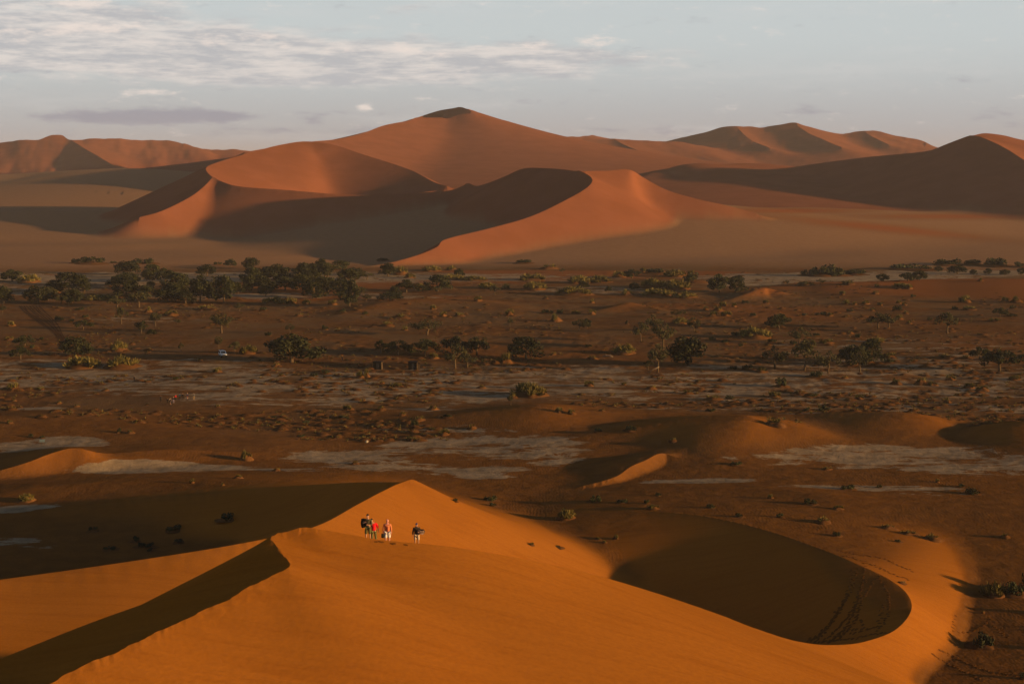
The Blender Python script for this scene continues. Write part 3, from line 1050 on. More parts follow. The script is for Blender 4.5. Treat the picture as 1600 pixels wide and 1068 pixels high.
def grass_variant(seed, n_tuft=11, blades=46, mound_h=0.30, spread=0.72):
    rng = np.random.default_rng(seed)
    V, F = [], []
    for t in range(n_tuft):
        a = rng.random() * 6.283
        R = spread * math.sqrt(rng.random())
        c = np.array([R * math.cos(a), R * math.sin(a), mound_h * max(0, 1 - R ** 1.6) - 0.03])
        s = 0.20 + 0.20 * rng.random()
        for k in range(blades):
            d = rng.normal(size=3)
            d[2] = abs(d[2]) * 0.9 + 0.25
            d /= np.linalg.norm(d)
            w = np.cross(d, rng.normal(size=3))
            w /= np.linalg.norm(w)
            b0 = c + rng.normal(size=3) * 0.03
            tip = c + d * s * (0.7 + 0.6 * rng.random())
            wd = 0.030
            i = len(V)
            V += [b0 - w * wd, b0 + w * wd, tip + w * wd * .5, tip - w * wd * .5]
            F.append((i, i + 1, i + 2, i + 3))
    me = mesh_from_arrays("grass", np.array(V, np.float32), np.array(F), smooth=False)
    me.materials.append(M_GRASS)
    return me


def bush_variant(seed):
    rng = np.random.default_rng(seed)
    cs, rs = [], []
    for i in range(13):
        a = rng.random() * 6.283
        R = 0.72 * math.sqrt(rng.random())
        cs.append((R * math.cos(a), R * math.sin(a), 0.12 + 0.45 * rng.random() * (1 - R * .7)))
        rs.append(0.18 + 0.16 * rng.random())
    me = leaf_cloud(rng, cs, rs, 620, 0.062, "foliage")
    me.materials.append(M_BUSH)
    mb = MB()
    for i in range(7):
        c = cs[i]
        mb.tube([(0, 0, -0.05), (c[0] * .5, c[1] * .5, c[2] * .6), c], [.03, .02, .01], 4)
    st = mb.mesh("stem")
    st.materials.append(M_BARK)
    return me, st


MOUNDS = [mound_variant(s) for s in (31, 32, 33, 34, 35)]
GRASSES = [grass_variant(s) for s in (41, 42, 43, 44)]
BIGGRASS = [grass_variant(s, 26, 34, 0.30, 0.85) for s in (45, 46, 47)]
SPARSE = [grass_variant(s, 4, 26, 0.30, 0.6) for s in (48, 49)]
BUSHES = [bush_variant(s) for s in (51, 52, 53, 54)]

# trees: photograph pixel of the foot, height and width in photograph pixels, kind
TREE_LIST = [
    (19, 439, 17, 36, 'dense'), (110, 458, 30, 52, 'dense'), (112, 474, 22, 34, 'dense'), (60, 474, 26, 46, 'dense'), (6, 474, 26, 36, 'dense'), (84, 454, 16, 26, 'dense'), (95, 475, 14, 22, 'open'),
    (180, 447, 15, 24, 'dense'), (230, 440, 19, 20, 'dense'), (207, 446, 17, 24, 'dense'), (198, 463, 28, 44, 'dense'), (217, 480, 24, 40, 'open'), (236, 452, 12, 16, 'dense'), (275, 452, 24, 46, 'dense'), (262, 472, 22, 50, 'dense'), (183, 482, 18, 26, 'open'),
    (313, 472, 40, 36, 'dense'), (350, 472, 40, 38, 'dense'), (333, 462, 26, 24, 'open'), (372, 458, 16, 18, 'dense'), (391, 457, 27, 28, 'dense'), (360, 417, 12, 19, 'dense'), (393, 420, 17, 28, 'dense'), (290, 474, 20, 30, 'dense'),
    (408, 452, 22, 36, 'dense'), (432, 440, 26, 42, 'dense'), (446, 453, 20, 38, 'dense'), (474, 432, 18, 36, 'dense'), (508, 432, 20, 30, 'dense'), (490, 428, 16, 24, 'dense'), (533, 421, 13, 34, 'dense'), (474, 456, 26, 34, 'dense'), (489, 466, 26, 44, 'dense'), (512, 456, 22, 38, 'dense'),
    (530, 462, 24, 36, 'dense'), (546, 478, 40, 32, 'dense'), (556, 437, 18, 28, 'dense'), (573, 437, 12, 20, 'open'), (606, 431, 19, 32, 'dense'), (598, 408, 5, 18, 'dense'), (635, 457, 20, 32, 'umbrella'), (618, 463, 14, 22, 'dense'), (610, 469, 13, 38, 'dense'), (568, 463, 15, 15, 'open'),
    (684, 455, 24, 42, 'dense'), (661, 456, 10, 20, 'dense'), (717, 432, 12, 17, 'dense'), (773, 461, 15, 20, 'open'), (572, 470, 10, 16, 'open'),
    (190, 506, 26, 20, 'open'), (130, 515, 16, 26, 'umbrella'), (243, 510, 22, 19, 'open'), (221, 521, 20, 18, 'umbrella'), (346, 520, 30, 42, 'open'), (237, 523, 9, 16, 'dense'), (277, 506, 8, 12, 'open'), (374, 486, 12, 18, 'open'),
    (39, 541, 18, 30, 'umbrella'), (32, 561, 20, 28, 'umbrella'), (117, 555, 28, 46, 'dense'), (132, 554, 16, 28, 'dense'), (342, 546, 21, 14, 'open'), (283, 549, 14, 9, 'open'), (367, 553, 20, 20, 'open'), (4, 490, 14, 12, 'open'),
    (456, 566, 41, 84, 'dense'), (595, 551, 20, 19, 'umbrella'), (622, 555, 24, 34, 'umbrella'), (664, 557, 27, 46, 'umbrella'), (711, 576, 38, 44, 'open'), (708, 552, 26, 36, 'umbrella'), (745, 555, 29, 40, 'umbrella'), (730, 574, 22, 34, 'open'), (667, 523, 24, 48, 'open'), (453, 521, 15, 15, 'open'),
    (797, 510, 14, 10, 'open'), (798, 633, 18, 12, 'open'), (822, 561, 32, 54, 'dense'), (987, 435, 14, 26, 'dense'), (912, 451, 12, 18, 'dense'), (951, 456, 9, 11, 'dense'), (991, 453, 12, 16, 'dense'), (1124, 457, 27, 38, 'dense'), (1150, 456, 23, 34, 'dense'),
    (1055, 496, 12, 17, 'open'), (1067, 494, 10, 10, 'open'), (905, 516, 17, 26, 'open'), (917, 513, 15, 16, 'dense'), (1001, 534, 31, 27, 'open'), (1022, 520, 26, 28, 'open'), (1036, 546, 40, 42, 'open'), (1028, 581, 42, 32, 'open'), (1075, 571, 43, 62, 'dense'), (1084, 518, 22, 22, 'open'), (879, 427, 8, 9, 'open'), (1013, 578, 16, 16, 'open'),
    (1217, 513, 22, 40, 'dense'), (1372, 513, 24, 36, 'open'), (1389, 513, 22, 30, 'open'), (1480, 521, 32, 36, 'open'), (1562, 495, 15, 22, 'umbrella'), (1249, 537, 24, 32, 'open'), (1211, 576, 32, 44, 'open'), (1257, 579, 48, 46, 'open'), (1294, 583, 32, 36, 'open'), (1338, 572, 32, 40, 'dense'), (1344, 581, 32, 30, 'open'), (1360, 566, 34, 36, 'dense'), (1322, 566, 24, 26, 'dense'),
    (1531, 562, 21, 26, 'umbrella'), (1562, 580, 32, 50, 'umbrella'), (1599, 565, 12, 20, 'dense'), (1496, 428, 13, 30, 'dense'), (1521, 430, 9, 12, 'dense'), (1379, 439, 11, 20, 'dense'), (1418, 439, 13, 26, 'dense'), (1437, 438, 15, 22, 'dense'), (1597, 429, 11, 16, 'dense'), (1544, 428, 9, 12, 'dense'), (1570, 430, 9, 16, 'dense'), (1282, 444, 8, 16, 'open'), (1230, 446, 9, 7, 'open'), (1466, 424, 8, 14, 'dense'), (1280, 580, 22, 14, 'open')]


# the belt of trees below the great dune is thick: more of the same, set between the ones above
_r = random.Random(21)
for _ in range(24):
    _px = _r.choice([_r.uniform(60, 600), _r.uniform(370, 560), _r.uniform(150, 330)])
    _py = _r.uniform(430, 474) if _px < 360 else _r.uniform(426, 466)
    TREE_LIST.append((round(_px), round(_py), round(_r.uniform(13, 25)), round(_r.uniform(20, 40)), _r.choice(['dense', 'dense', 'dense', 'open'])))

# low plants: foot pixel, width, height, kind: G grassy hummock, D dark bush, M bare mound
LOW_LIST = [
    (130, 573, 60, 18, 'G'), (190, 573, 58, 17, 'G'), (185, 548, 32, 16, 'G'), (388, 552, 28, 15, 'G'), (340, 581, 16, 9, 'G'), (21, 609, 23, 14, 'G'), (64, 608, 13, 5, 'G'), (45, 441, 42, 13, 'G'), (83, 458, 26, 13, 'G'), (232, 487, 14, 10, 'G'),
    (268, 493, 26, 10, 'G'), (125, 485, 13, 6, 'D'), (92, 501, 14, 8, 'D'), (133, 496, 11, 6, 'D'), (112, 503, 11, 5, 'D'), (18, 509, 16, 9, 'G'), (14, 531, 16, 6, 'G'), (65, 531, 9, 5, 'D'), (50, 544, 10, 6, 'D'), (142, 412, 40, 11, 'D'), (118, 411, 18, 7, 'D'),
    (213, 412, 24, 8, 'D'), (235, 412, 22, 9, 'D'), (155, 468, 55, 8, 'G'), (322, 484, 36, 9, 'M'), (313, 564, 11, 6, 'M'), (275, 593, 11, 5, 'D'), (340, 414, 14, 5, 'D'), (178, 411, 10, 4, 'D'), (150, 615, 12, 3, 'M'), (165, 610, 14, 5, 'M'), (48, 617, 12, 4, 'M'), (22, 626, 10, 4, 'M'),
    (430, 475, 42, 13, 'G'), (456, 474, 20, 11, 'G'), (479, 475, 15, 9, 'G'), (520, 476, 18, 9, 'G'), (470, 437, 30, 10, 'G'), (497, 438, 26, 9, 'G'), (625, 429, 26, 15, 'G'), (640, 434, 20, 9, 'G'), (675, 423, 32, 9, 'G'), (705, 422, 18, 8, 'G'),
    (706, 436, 36, 9, 'G'), (741, 438, 40, 8, 'G'), (762, 450, 32, 10, 'G'), (790, 451, 18, 9, 'G'), (657, 451, 15, 10, 'G'), (615, 453, 13, 8, 'G'), (747, 470, 16, 9, 'G'), (796, 492, 15, 11, 'G'), (693, 494, 15, 9, 'G'), (718, 494, 17, 7, 'G'), (677, 483, 12, 8, 'G'),
    (412, 485, 13, 6, 'D'), (467, 494, 17, 6, 'M'), (535, 487, 12, 5, 'D'), (570, 491, 11, 5, 'D'), (625, 497, 36, 8, 'M'), (605, 509, 30, 8, 'M'), (632, 516, 13, 8, 'G'), (508, 515, 12, 8, 'D'), (527, 517, 11, 5, 'M'), (420, 524, 12, 6, 'D'),
    (563, 590, 16, 13, 'G'), (573, 590, 14, 15, 'G'), (678, 560, 17, 10, 'G'), (791, 567, 20, 19, 'G'), (776, 568, 26, 10, 'M'), (757, 570, 18, 9, 'M'), (509, 584, 15, 8, 'D'), (432, 572, 18, 6, 'M'), (490, 587, 12, 6, 'D'), (558, 571, 14, 5, 'M'), (620, 604, 22, 7, 'G'), (567, 628, 17, 6, 'M'), (752, 606, 16, 6, 'M'), (597, 599, 12, 5, 'M'), (440, 587, 13, 5, 'M'),
    (832, 438, 44, 12, 'G'), (835, 452, 36, 14, 'G'), (820, 411, 26, 6, 'D'), (858, 420, 38, 9, 'M'), (905, 442, 40, 13, 'G'), (938, 441, 40, 11, 'G'), (968, 433, 26, 11, 'G'), (1005, 425, 13, 8, 'G'), (1025, 427, 32, 8, 'D'), (1055, 432, 40, 12, 'G'), (1080, 429, 15, 8, 'G'), (1020, 449, 46, 15, 'G'), (1056, 451, 44, 16, 'G'),
    (1085, 441, 32, 15, 'D'), (1030, 461, 58, 11, 'G'), (1070, 465, 42, 10, 'G'), (896, 460, 60, 13, 'G'), (980, 461, 22, 10, 'G'), (852, 467, 12, 6, 'M'), (925, 473, 9, 7, 'G'), (855, 489, 18, 6, 'D'), (875, 489, 12, 8, 'D'), (900, 490, 17, 6, 'G'), (925, 491, 13, 9, 'G'), (868, 502, 22, 14, 'G'), (980, 506, 6, 6, 'D'), (1062, 506, 28, 11, 'G'),
    (1115, 493, 13, 8, 'G'), (1135, 493, 20, 9, 'G'), (1122, 486, 20, 9, 'M'), (1103, 484, 11, 7, 'G'), (1130, 478, 15, 8, 'G'), (1147, 479, 11, 7, 'G'), (1165, 474, 12, 6, 'D'), (1197, 474, 11, 7, 'G'), (1177, 494, 11, 6, 'D'), (1180, 527, 52, 17, 'G'), (1150, 525, 17, 7, 'D'), (975, 552, 44, 14, 'G'), (925, 561, 20, 7, 'M'), (865, 554, 13, 5, 'M'), (920, 542, 12, 5, 'D'),
    (828, 618, 58, 22, 'G'), (818, 606, 14, 9, 'D'), (803, 621, 14, 9, 'G'), (920, 603, 17, 10, 'G'), (1017, 608, 22, 8, 'M'), (975, 601, 9, 5, 'G'), (1075, 615, 22, 7, 'M'), (1115, 624, 30, 8, 'M'), (1140, 623, 14, 6, 'D'), (1190, 581, 19, 10, 'G'), (1170, 578, 20, 9, 'D'), (1147, 576, 15, 6, 'D'), (1110, 531, 15, 5, 'D'), (1132, 535, 11, 6, 'D'), (1155, 541, 11, 5, 'D'),
    (1262, 430, 26, 9, 'D'), (1287, 431, 40, 19, 'D'), (1310, 431, 34, 13, 'D'), (1336, 429, 34, 9, 'D'), (1425, 421, 60, 10, 'D'), (1480, 413, 42, 11, 'D'), (1555, 415, 42, 12, 'D'), (1520, 413, 26, 8, 'D'), (1588, 417, 24, 8, 'D'), (1408, 449, 28, 8, 'G'), (1316, 460, 11, 7, 'G'), (1370, 448, 9, 5, 'G'), (1325, 444, 22, 7, 'G'), (1258, 445, 28, 6, 'G'), (1368, 459, 13, 6, 'M'), (1420, 451, 13, 9, 'G'),
    (1322, 475, 14, 9, 'G'), (1335, 476, 11, 6, 'G'), (1352, 475, 15, 7, 'G'), (1375, 477, 10, 6, 'G'), (1404, 474, 10, 6, 'G'), (1413, 477, 10, 6, 'G'), (1427, 464, 9, 5, 'D'), (1507, 472, 20, 13, 'G'), (1570, 472, 14, 10, 'G'), (1588, 472, 20, 11, 'G'), (1532, 439, 11, 6, 'G'), (1403, 486, 17, 9, 'D'), (1415, 490, 13, 6, 'M'), (1363, 485, 11, 5, 'G'), (1405, 499, 14, 9, 'G'),
    (1283, 492, 17, 6, 'D'), (1297, 493, 13, 6, 'G'), (1328, 487, 11, 5, 'D'), (1258, 493, 10, 5, 'D'), (1490, 483, 12, 5, 'D'), (1515, 484, 26, 7, 'G'), (1583, 482, 10, 6, 'D'), (1580, 494, 18, 5, 'D'), (1553, 502, 26, 6, 'G'), (1420, 506, 13, 6, 'M'), (1453, 500, 8, 5, 'D'), (1292, 536, 24, 8, 'G'), (1275, 525, 12, 5, 'D'), (1340, 527, 11, 6, 'D'), (1370, 534, 30, 8, 'G'), (1328, 521, 15, 6, 'M'), (1205, 535, 15, 6, 'D'), (1240, 538, 13, 6, 'D'),
    (1221, 604, 22, 15, 'D'), (1210, 620, 26, 10, 'G'), (1270, 620, 15, 6, 'D'), (1342, 623, 15, 8, 'G'), (1405, 624, 11, 5, 'M'), (1440, 601, 26, 14, 'M'), (1400, 600, 22, 11, 'M'), (1457, 602, 20, 7, 'G'), (1515, 606, 17, 10, 'G'), (1535, 610, 24, 9, 'G'), (1480, 629, 15, 11, 'M'), (1275, 588, 26, 8, 'D'), (1320, 591, 15, 5, 'M'), (1390, 558, 22, 9, 'G'), (1388, 566, 15, 7, 'D'), (1475, 559, 40, 7, 'M'), (1510, 560, 26, 6, 'M'), (1485, 593, 17, 8, 'G'), (1585, 593, 22, 8, 'G'), (1283, 641, 24, 8, 'D'), (1263, 642, 15, 6, 'D'), (1575, 556, 20, 6, 'D'),
    (385, 718, 22, 16, 'G'), (42, 782, 30, 13, 'G'), (186, 675, 9, 7, 'D'), (204, 676, 16, 6, 'M'), (15, 661, 11, 6, 'G'), (48, 682, 9, 5, 'D'), (66, 684, 8, 4, 'D'), (372, 747, 17, 7, 'M'), (300, 754, 10, 8, 'G'), (348, 758, 8, 5, 'G'), (432, 735, 15, 5, 'M'), (20, 639, 12, 4, 'G'), (120, 635, 12, 4, 'M'), (92, 630, 12, 4, 'M'), (230, 632, 9, 3, 'M'), (340, 635, 10, 4, 'G'),
    (355, 811, 26, 10, 'D'), (145, 829, 15, 7, 'D'), (272, 828, 23, 10, 'D'), (210, 845, 15, 8, 'D'), (220, 853, 17, 6, 'D'), (237, 854, 19, 7, 'D'), (237, 860, 13, 5, 'D'), (173, 857, 21, 5, 'D'), (280, 847, 17, 6, 'D'),
    (544, 640, 19, 9, 'G'), (595, 640, 23, 7, 'M'), (676, 640, 20, 9, 'M'), (522, 651, 13, 5, 'M'), (535, 654, 20, 5, 'D'), (478, 662, 13, 6, 'D'), (628, 649, 15, 6, 'M'), (655, 656, 24, 7, 'M'), (647, 665, 15, 9, 'D'), (695, 679, 18, 12, 'G'), (737, 669, 19, 8, 'M'), (645, 688, 19, 7, 'M'), (470, 682, 12, 5, 'D'), (428, 653, 10, 4, 'D'), (555, 724, 15, 5, 'M'), (435, 662, 9, 4, 'D'), (700, 651, 15, 5, 'D'),
    (765, 781, 20, 9, 'D'), (770, 790, 13, 6, 'D'), (711, 783, 9, 5, 'D'), (873, 643, 15, 8, 'G'), (893, 646, 15, 8, 'G'), (940, 642, 11, 4, 'G'), (1110, 642, 15, 6, 'D'), (1052, 689, 20, 6, 'M'), (985, 672, 20, 7, 'D'), (935, 674, 13, 6, 'D'), (930, 783, 20, 10, 'D'), (973, 785, 17, 7, 'D'), (1010, 786, 11, 6, 'D'), (1020, 795, 24, 8, 'G'), (1028, 774, 9, 5, 'D'), (1110, 793, 14, 6, 'D'), (1155, 807, 15, 7, 'D'), (885, 809, 30, 16, 'G'), (962, 841, 11, 7, 'G'), (935, 842, 11, 4, 'G'), (945, 847, 9, 4, 'G'), (830, 851, 11, 5, 'G'), (873, 855, 20, 4, 'M'),
    (1210, 664, 36, 14, 'M'), (1150, 725, 17, 6, 'D'), (1325, 764, 20, 9, 'D'), (1373, 761, 10, 5, 'D'), (1465, 753, 9, 6, 'G'), (1500, 760, 13, 5, 'D'), (1518, 771, 22, 9, 'D'), (1204, 778, 11, 8, 'G'), (1266, 787, 20, 9, 'D'), (1310, 795, 18, 7, 'G'), (1220, 808, 13, 7, 'D'), (1285, 816, 36, 10, 'M'), (1388, 825, 30, 8, 'M'), (1420, 834, 34, 8, 'M'), (1455, 842, 36, 9, 'M'), (1307, 837, 14, 8, 'D'), (1403, 846, 11, 4, 'D'), (1570, 839, 18, 8, 'M'), (1292, 733, 20, 5, 'M'), (1408, 911, 16, 5, 'M'), (1536, 957, 8, 5, 'M'),
    (1533, 1009, 36, 24, 'B'), (1553, 929, 44, 22, 'G'), (1588, 928, 36, 22, 'D'), (1606, 921, 22, 32, 'D'), (1598, 1060, 12, 12, 'D')]
# bushes and a tree just past the right edge: their long shadows cross the picture
OUT_LIST = [('w', 88, 214, 3.4, 3.2, 'D'), ('w', 84, 203, 3.0, 2.4, 'D'), ('w', 82, 196, 2.6, 2.2, 'D'), ('w', 80, 188, 3.2, 2.6, 'D')]

SMALL_THINGS = dict(car=(348, 557), sign=(66, 695), hut_a=(590, 577), hut_b=(645, 577), post=(620, 575), log=(950, 558), rock=(573, 691), lone=(535, 564), lone2=(210, 596))
FAR_FOLK = [(251.5, 627.5), (262, 631), (265.5, 631), (268, 634), (271, 630), (274.5, 626), (281, 624), (285, 624), (287.5, 624), (293, 623.5), (303, 624.5)]
_pix = [t[:2] for t in TREE_LIST] + [t[:2] for t in LOW_LIST] + list(SMALL_THINGS.values()) + FAR_FOLK
_hit = ground_hits(_pix)
TREE_POS = _hit[:len(TREE_LIST)]
LOW_POS = _hit[len(TREE_LIST):len(TREE_LIST) + len(LOW_LIST)]
_o = len(TREE_LIST) + len(LOW_LIST)
THING_POS = {k: _hit[_o + i] for i, k in enumerate(SMALL_THINGS)}
FOLK_POS = _hit[_o + len(SMALL_THINGS):]

# ---- labels: look, then where it stands seen from a landmark, counted outward
ANCHORS = [("the white car", 348, 556), ("the widest umbrella tree", 455, 565), ("the left dark hut", 590, 576), ("the right dark hut", 646, 576), ("the distant walkers", 275, 630), ("the blank signboard", 66, 692),
           ("the bright crescent dune toe", 620, 412), ("the far left pale strip", 110, 436), ("the dark grove's middle", 340, 466), ("the dark grove's right end", 550, 470), ("the grove behind the car", 300, 440), ("the twin dark trees at right", 1137, 456), ("the long scrub bank", 1040, 448), ("the bleached log", 950, 557), ("the biggest grassy mound", 830, 617), ("the right edge", 1600, 520), ("the left edge", 0, 510),
           ("the far right pale strip", 1300, 432), ("the small lit dune", 1010, 715), ("the crescent hollow", 1200, 900), ("the pyramid dune", 635, 760), ("the tall right-hand trio", 1257, 578), ("the pale pan at right", 1400, 725), ("the four near walkers", 610, 830)]
ORD = ["nearest", "second", "third", "fourth", "fifth", "sixth", "seventh", "eighth", "ninth", "tenth", "eleventh", "twelfth", "thirteenth", "fourteenth", "fifteenth", "sixteenth", "seventeenth", "eighteenth", "nineteenth", "twentieth"]


def relation(px, py):
    best = None
    for nme, ax, ay in ANCHORS:
        dx, dy = px - ax, (py - ay) * 3.0
        d = math.hypot(dx, dy)
        if best is None or d < best[0]:
            best = (d, nme, dx, dy)
    d, nme, dx, dy = best
    if "left edge" in nme:
        return "beside " + nme, d
    if "right edge" in nme:
        return "beside " + nme, d
    if abs(dx) >= abs(dy):
        return ("right of " if dx > 0 else "left of ") + nme, d
    return ("in front of " if dy > 0 else "behind ") + nme, d


def label_all(entries):
    """entries: (look, px, py) -> labels that count outward from a landmark within one look"""
    rel = [relation(px, py) for _, px, py in entries]
    out = [None] * len(entries)
    groups = {}
    for i, (look, px, py) in enumerate(entries):
        groups.setdefault((look, rel[i][0]), []).append(i)
    for (look, r), ids in groups.items():
        ids.sort(key=lambda i: rel[i][1])
        for n, i in enumerate(ids):
            out[i] = f"{look} {r}" if len(ids) == 1 else f"{look} {r}, {ORD[min(n, 19)]} one out"
    return out


def tree_look(h, w, kind):
    size = "tall" if h >= 36 else "low" if h <= 14 else "medium"
    return {'dense': f"{size} dense dark tree", 'umbrella': f"{size} flat-topped thorn tree", 'open': f"{size} sparse olive tree"}[kind]


_rng = random.Random(5)
_tl = label_all([(tree_look(h, w, k), px, py) for px, py, h, w, k in TREE_LIST])
TREE_FIXED = {(456, 566): "widest umbrella-shaped thorn tree standing alone on the plain", (1028, 581): "tall sparse tree with bare pale stem and a fallen limb"}
for i, (px, py, h, w, k) in enumerate(TREE_LIST):
    x, y, z = TREE_POS[i]
    D = y
    H, W = h * D / FPX * 1.18, w * D / FPX * 1.24
    crown, trunk = TREES[k][_rng.randrange(len(TREES[k]))]
    big = (px, py) == (456, 566)
    root = empty("thorn_tree", (x, y, z - 0.1), _rng.random() * 6.28, (W / 10.2, W / 10.2, H / 7.9))
    tag(root, TREE_FIXED.get((px, py), _tl[i]), "tree", "trees on the plain below the dunes")
    link("trunk", trunk, root)
    link("crown", crown, root)

LOW_LOOK = {'G': "grassy sand hummock", 'D': "dark low bush", 'M': "bare sand mound", 'B': "round leafy green bush"}
LOW_CAT = {'G': "grass hummock", 'D': "bush", 'M': "sand mound", 'B': "bush"}
LOW_NAME = {'G': "grass_hummock", 'D': "bush", 'M': "sand_mound", 'B': "bush"}
LOW_GROUP = {'G': "grassy hummocks on the plain", 'D': "dark bushes on the plain", 'M': "bare sand mounds on the plain", 'B': None}


def low_look(w, k):
    size = "broad" if w >= 34 else "tiny" if w <= 11 else "small" if w <= 18 else "middling"
    if k == 'B':
        return LOW_LOOK[k]
    return size + " " + LOW_LOOK[k]


_ll = label_all([(low_look(w, k), px, py) for px, py, w, h, k in LOW_LIST])


def make_low(x, y, z, W, H, k, label, big):
    root = empty(LOW_NAME[k], (x, y, z), _rng.random() * 6.28)
    if k == 'G':
        root.scale = (W / 2.0, W / 2.0, H * 0.85 / 0.52)
        link("mound", _rng.choice(MOUNDS), root)
        link("grass", _rng.choice(BIGGRASS if big else GRASSES), root)
    elif k == 'M':
        root.scale = (W / 1.9, W / 2.2, H * 0.72 / 0.40)
        link("mound", _rng.choice(MOUNDS), root)
        link("grass", _rng.choice(SPARSE), root)
    else:
        root.scale = (W / 1.7, W / 1.7, H / 0.62)
        f, st = _rng.choice(BUSHES)
        link("foliage", f, root)
        link("stem", st, root)
        m = link("mound", _rng.choice(MOUNDS), root)
        m.scale = (1.15, 1.15, 0.5)
    tag(root, label, LOW_CAT[k], LOW_GROUP[k])
    return root


for i, (px, py, w, h, k) in enumerate(LOW_LIST):
    x, y, z = LOW_POS[i]
    make_low(x, y, z, w * y / FPX, h * y / FPX, k, _ll[i], w >= 28)
for n, (_, x, y, W, H, k) in enumerate(OUT_LIST):
    z = float(height(np.array([x]), np.array([y]))[0])
    make_low(x, y, z, W, H, k, f"dark bush just past the right edge, {ORD[n]} from the back", False)


# thousands of tiny mounds and tufts nobody could count
def scatter_small():
    rng = np.random.default_rng(77)
    N = 9000
    px = rng.random(N) * 1700 - 50
    py = 425 + 265 * rng.random(N) ** 0.8
    dens = fbm(px / 160.0, py / 30.0, 3)
    keep = dens > -0.15 + 0.9 * np.clip((py - 640) / 60, 0, 1)
    px, py = px[keep], py[keep]
    D = CAM_H * FPX / (py - 250)
    x = (px - 800) / FPX * D
    z = height(x, D)
    V, F, G, GF = [], [], [], []
    NA = 8
    for i in range(len(x)):
        W = (0.35 + 2.1 * rng.random() ** 2.4) * 0.75
        H = W * (0.18 + 0.24 * rng.random())
        o = len(V)
        V.append((x[i] + .1 * W, D[i], z[i] + H))
        for rr, hh in ((0.5, 0.68), (1.0, -0.15)):
            for j in range(NA):
                a = 6.283 * j / NA
                e = rr * W * (1 + 0.35 * (rng.random() - .5))
                V.append((x[i] + e * 1.25 * math.cos(a), D[i] + e * math.sin(a), z[i] + H * hh * (1 + .4 * (rng.random() - .5))))
        for j in range(NA):
            k = (j + 1) % NA
            F.append((o, o + 1 + j, o + 1 + k, o + 1 + k))
            F.append((o + 1 + j, o + 1 + NA + j, o + 1 + NA + k, o + 1 + k))
        if rng.random() < 0.4:
            for b in range(12):
                d = rng.normal(size=3)
                d[2] = abs(d[2]) + .3
                d /= np.linalg.norm(d)
                w = np.cross(d, rng.normal(size=3))
                w /= np.linalg.norm(w)
                c = np.array([x[i] + (rng.random() - .5) * W, D[i] + (rng.random() - .5) * W, z[i] + H * .5])
                tip = c + d * (0.25 + 0.35 * rng.random())
                g = len(G)
                G += [c - w * .06, c + w * .06, tip + w * .04, tip - w * .04]
                GF.append((g, g + 1, g + 2, g + 3))
    F3 = []
    me = bpy.data.meshes.new("small_mounds")
    me.from_pydata([tuple(map(float, v)) for v in V], [], [f[:3] if f[2] == f[3] else f for f in F])
    me.polygons.foreach_set("use_smooth", np.ones(len(me.polygons), bool))
    me.materials.append(M_MOUND)
    tag(link("small_mounds", me), kind='stuff')
    m2 = mesh_from_arrays("dry_tufts", np.array(G, np.float32), np.array(GF), smooth=False)
    m2.materials.append(M_GRASS)
    tag(link("dry_tufts", m2), kind='stuff')


scatter_small()


# ------------------------------------------------------------------ people
def skin_mesh(name, verts, edges, radii, root=0, sub=1):
    me = bpy.data.meshes.new(name + "_src")
    me.from_pydata([tuple(v) for v in verts], edges, [])
    ob = bpy.data.objects.new(name + "_src", me)
    COL.objects.link(ob)
    ob.modifiers.new("skin", 'SKIN').use_smooth_shade = True
    if sub:
        s = ob.modifiers.new("sub", 'SUBSURF')
        s.levels = s.render_levels = sub
    sv = me.skin_vertices[0].data
    for i, r in enumerate(radii):
        sv[i].radius = r if isinstance(r, tuple) else (r, r)
        sv[i].use_root = (i == root)
    dg = bpy.context.evaluated_depsgraph_get()
    dg.update()
    out = bpy.data.meshes.new_from_object(ob.evaluated_get(dg))
    out.name = name
    bpy.data.objects.remove(ob)
    bpy.data.meshes.remove(me)
    return out


def ellipsoid_bm(bm, c, r, seg=14, rings=10, fn=None):
    M = Matrix.Translation(c) @ Matrix.Diagonal((*r, 1))
    g_ = bmesh.ops.create_uvsphere(bm, u_segments=seg, v_segments=rings, radius=1.0, matrix=Matrix.Identity(4))
    for v in g_['verts']:
        if fn:
            v.co = Vector(fn(v.co))
        v.co = M @ v.co
    return g_['verts']


def joints(pose):
    J = dict(pelvis=(0, 0, .97), waist=(0, 0, 1.10), chest=(0, .01, 1.30), collar=(0, .01, 1.44), neck=(0, 0, 1.52), head=(0, -.015, 1.60),
             sh_l=(-.185, .01, 1.41), el_l=(-.245, .02, 1.14), wr_l=(-.255, -.05, .90), ha_l=(-.255, -.08, .83),
             sh_r=(.185, .01, 1.41), el_r=(.245, .02, 1.14), wr_r=(.255, -.05, .90), ha_r=(.255, -.08, .83),
             hip_l=(-.095, 0, .92), kn_l=(-.105, -.03, .50), an_l=(-.105, .03, .09), to_l=(-.115, -.13, .035),
             hip_r=(.095, 0, .92), kn_r=(.105, -.03, .50), an_r=(.105, .03, .09), to_r=(.115, -.13, .035))
    J.update(pose)
    return {k: Vector(v) for k, v in J.items()}


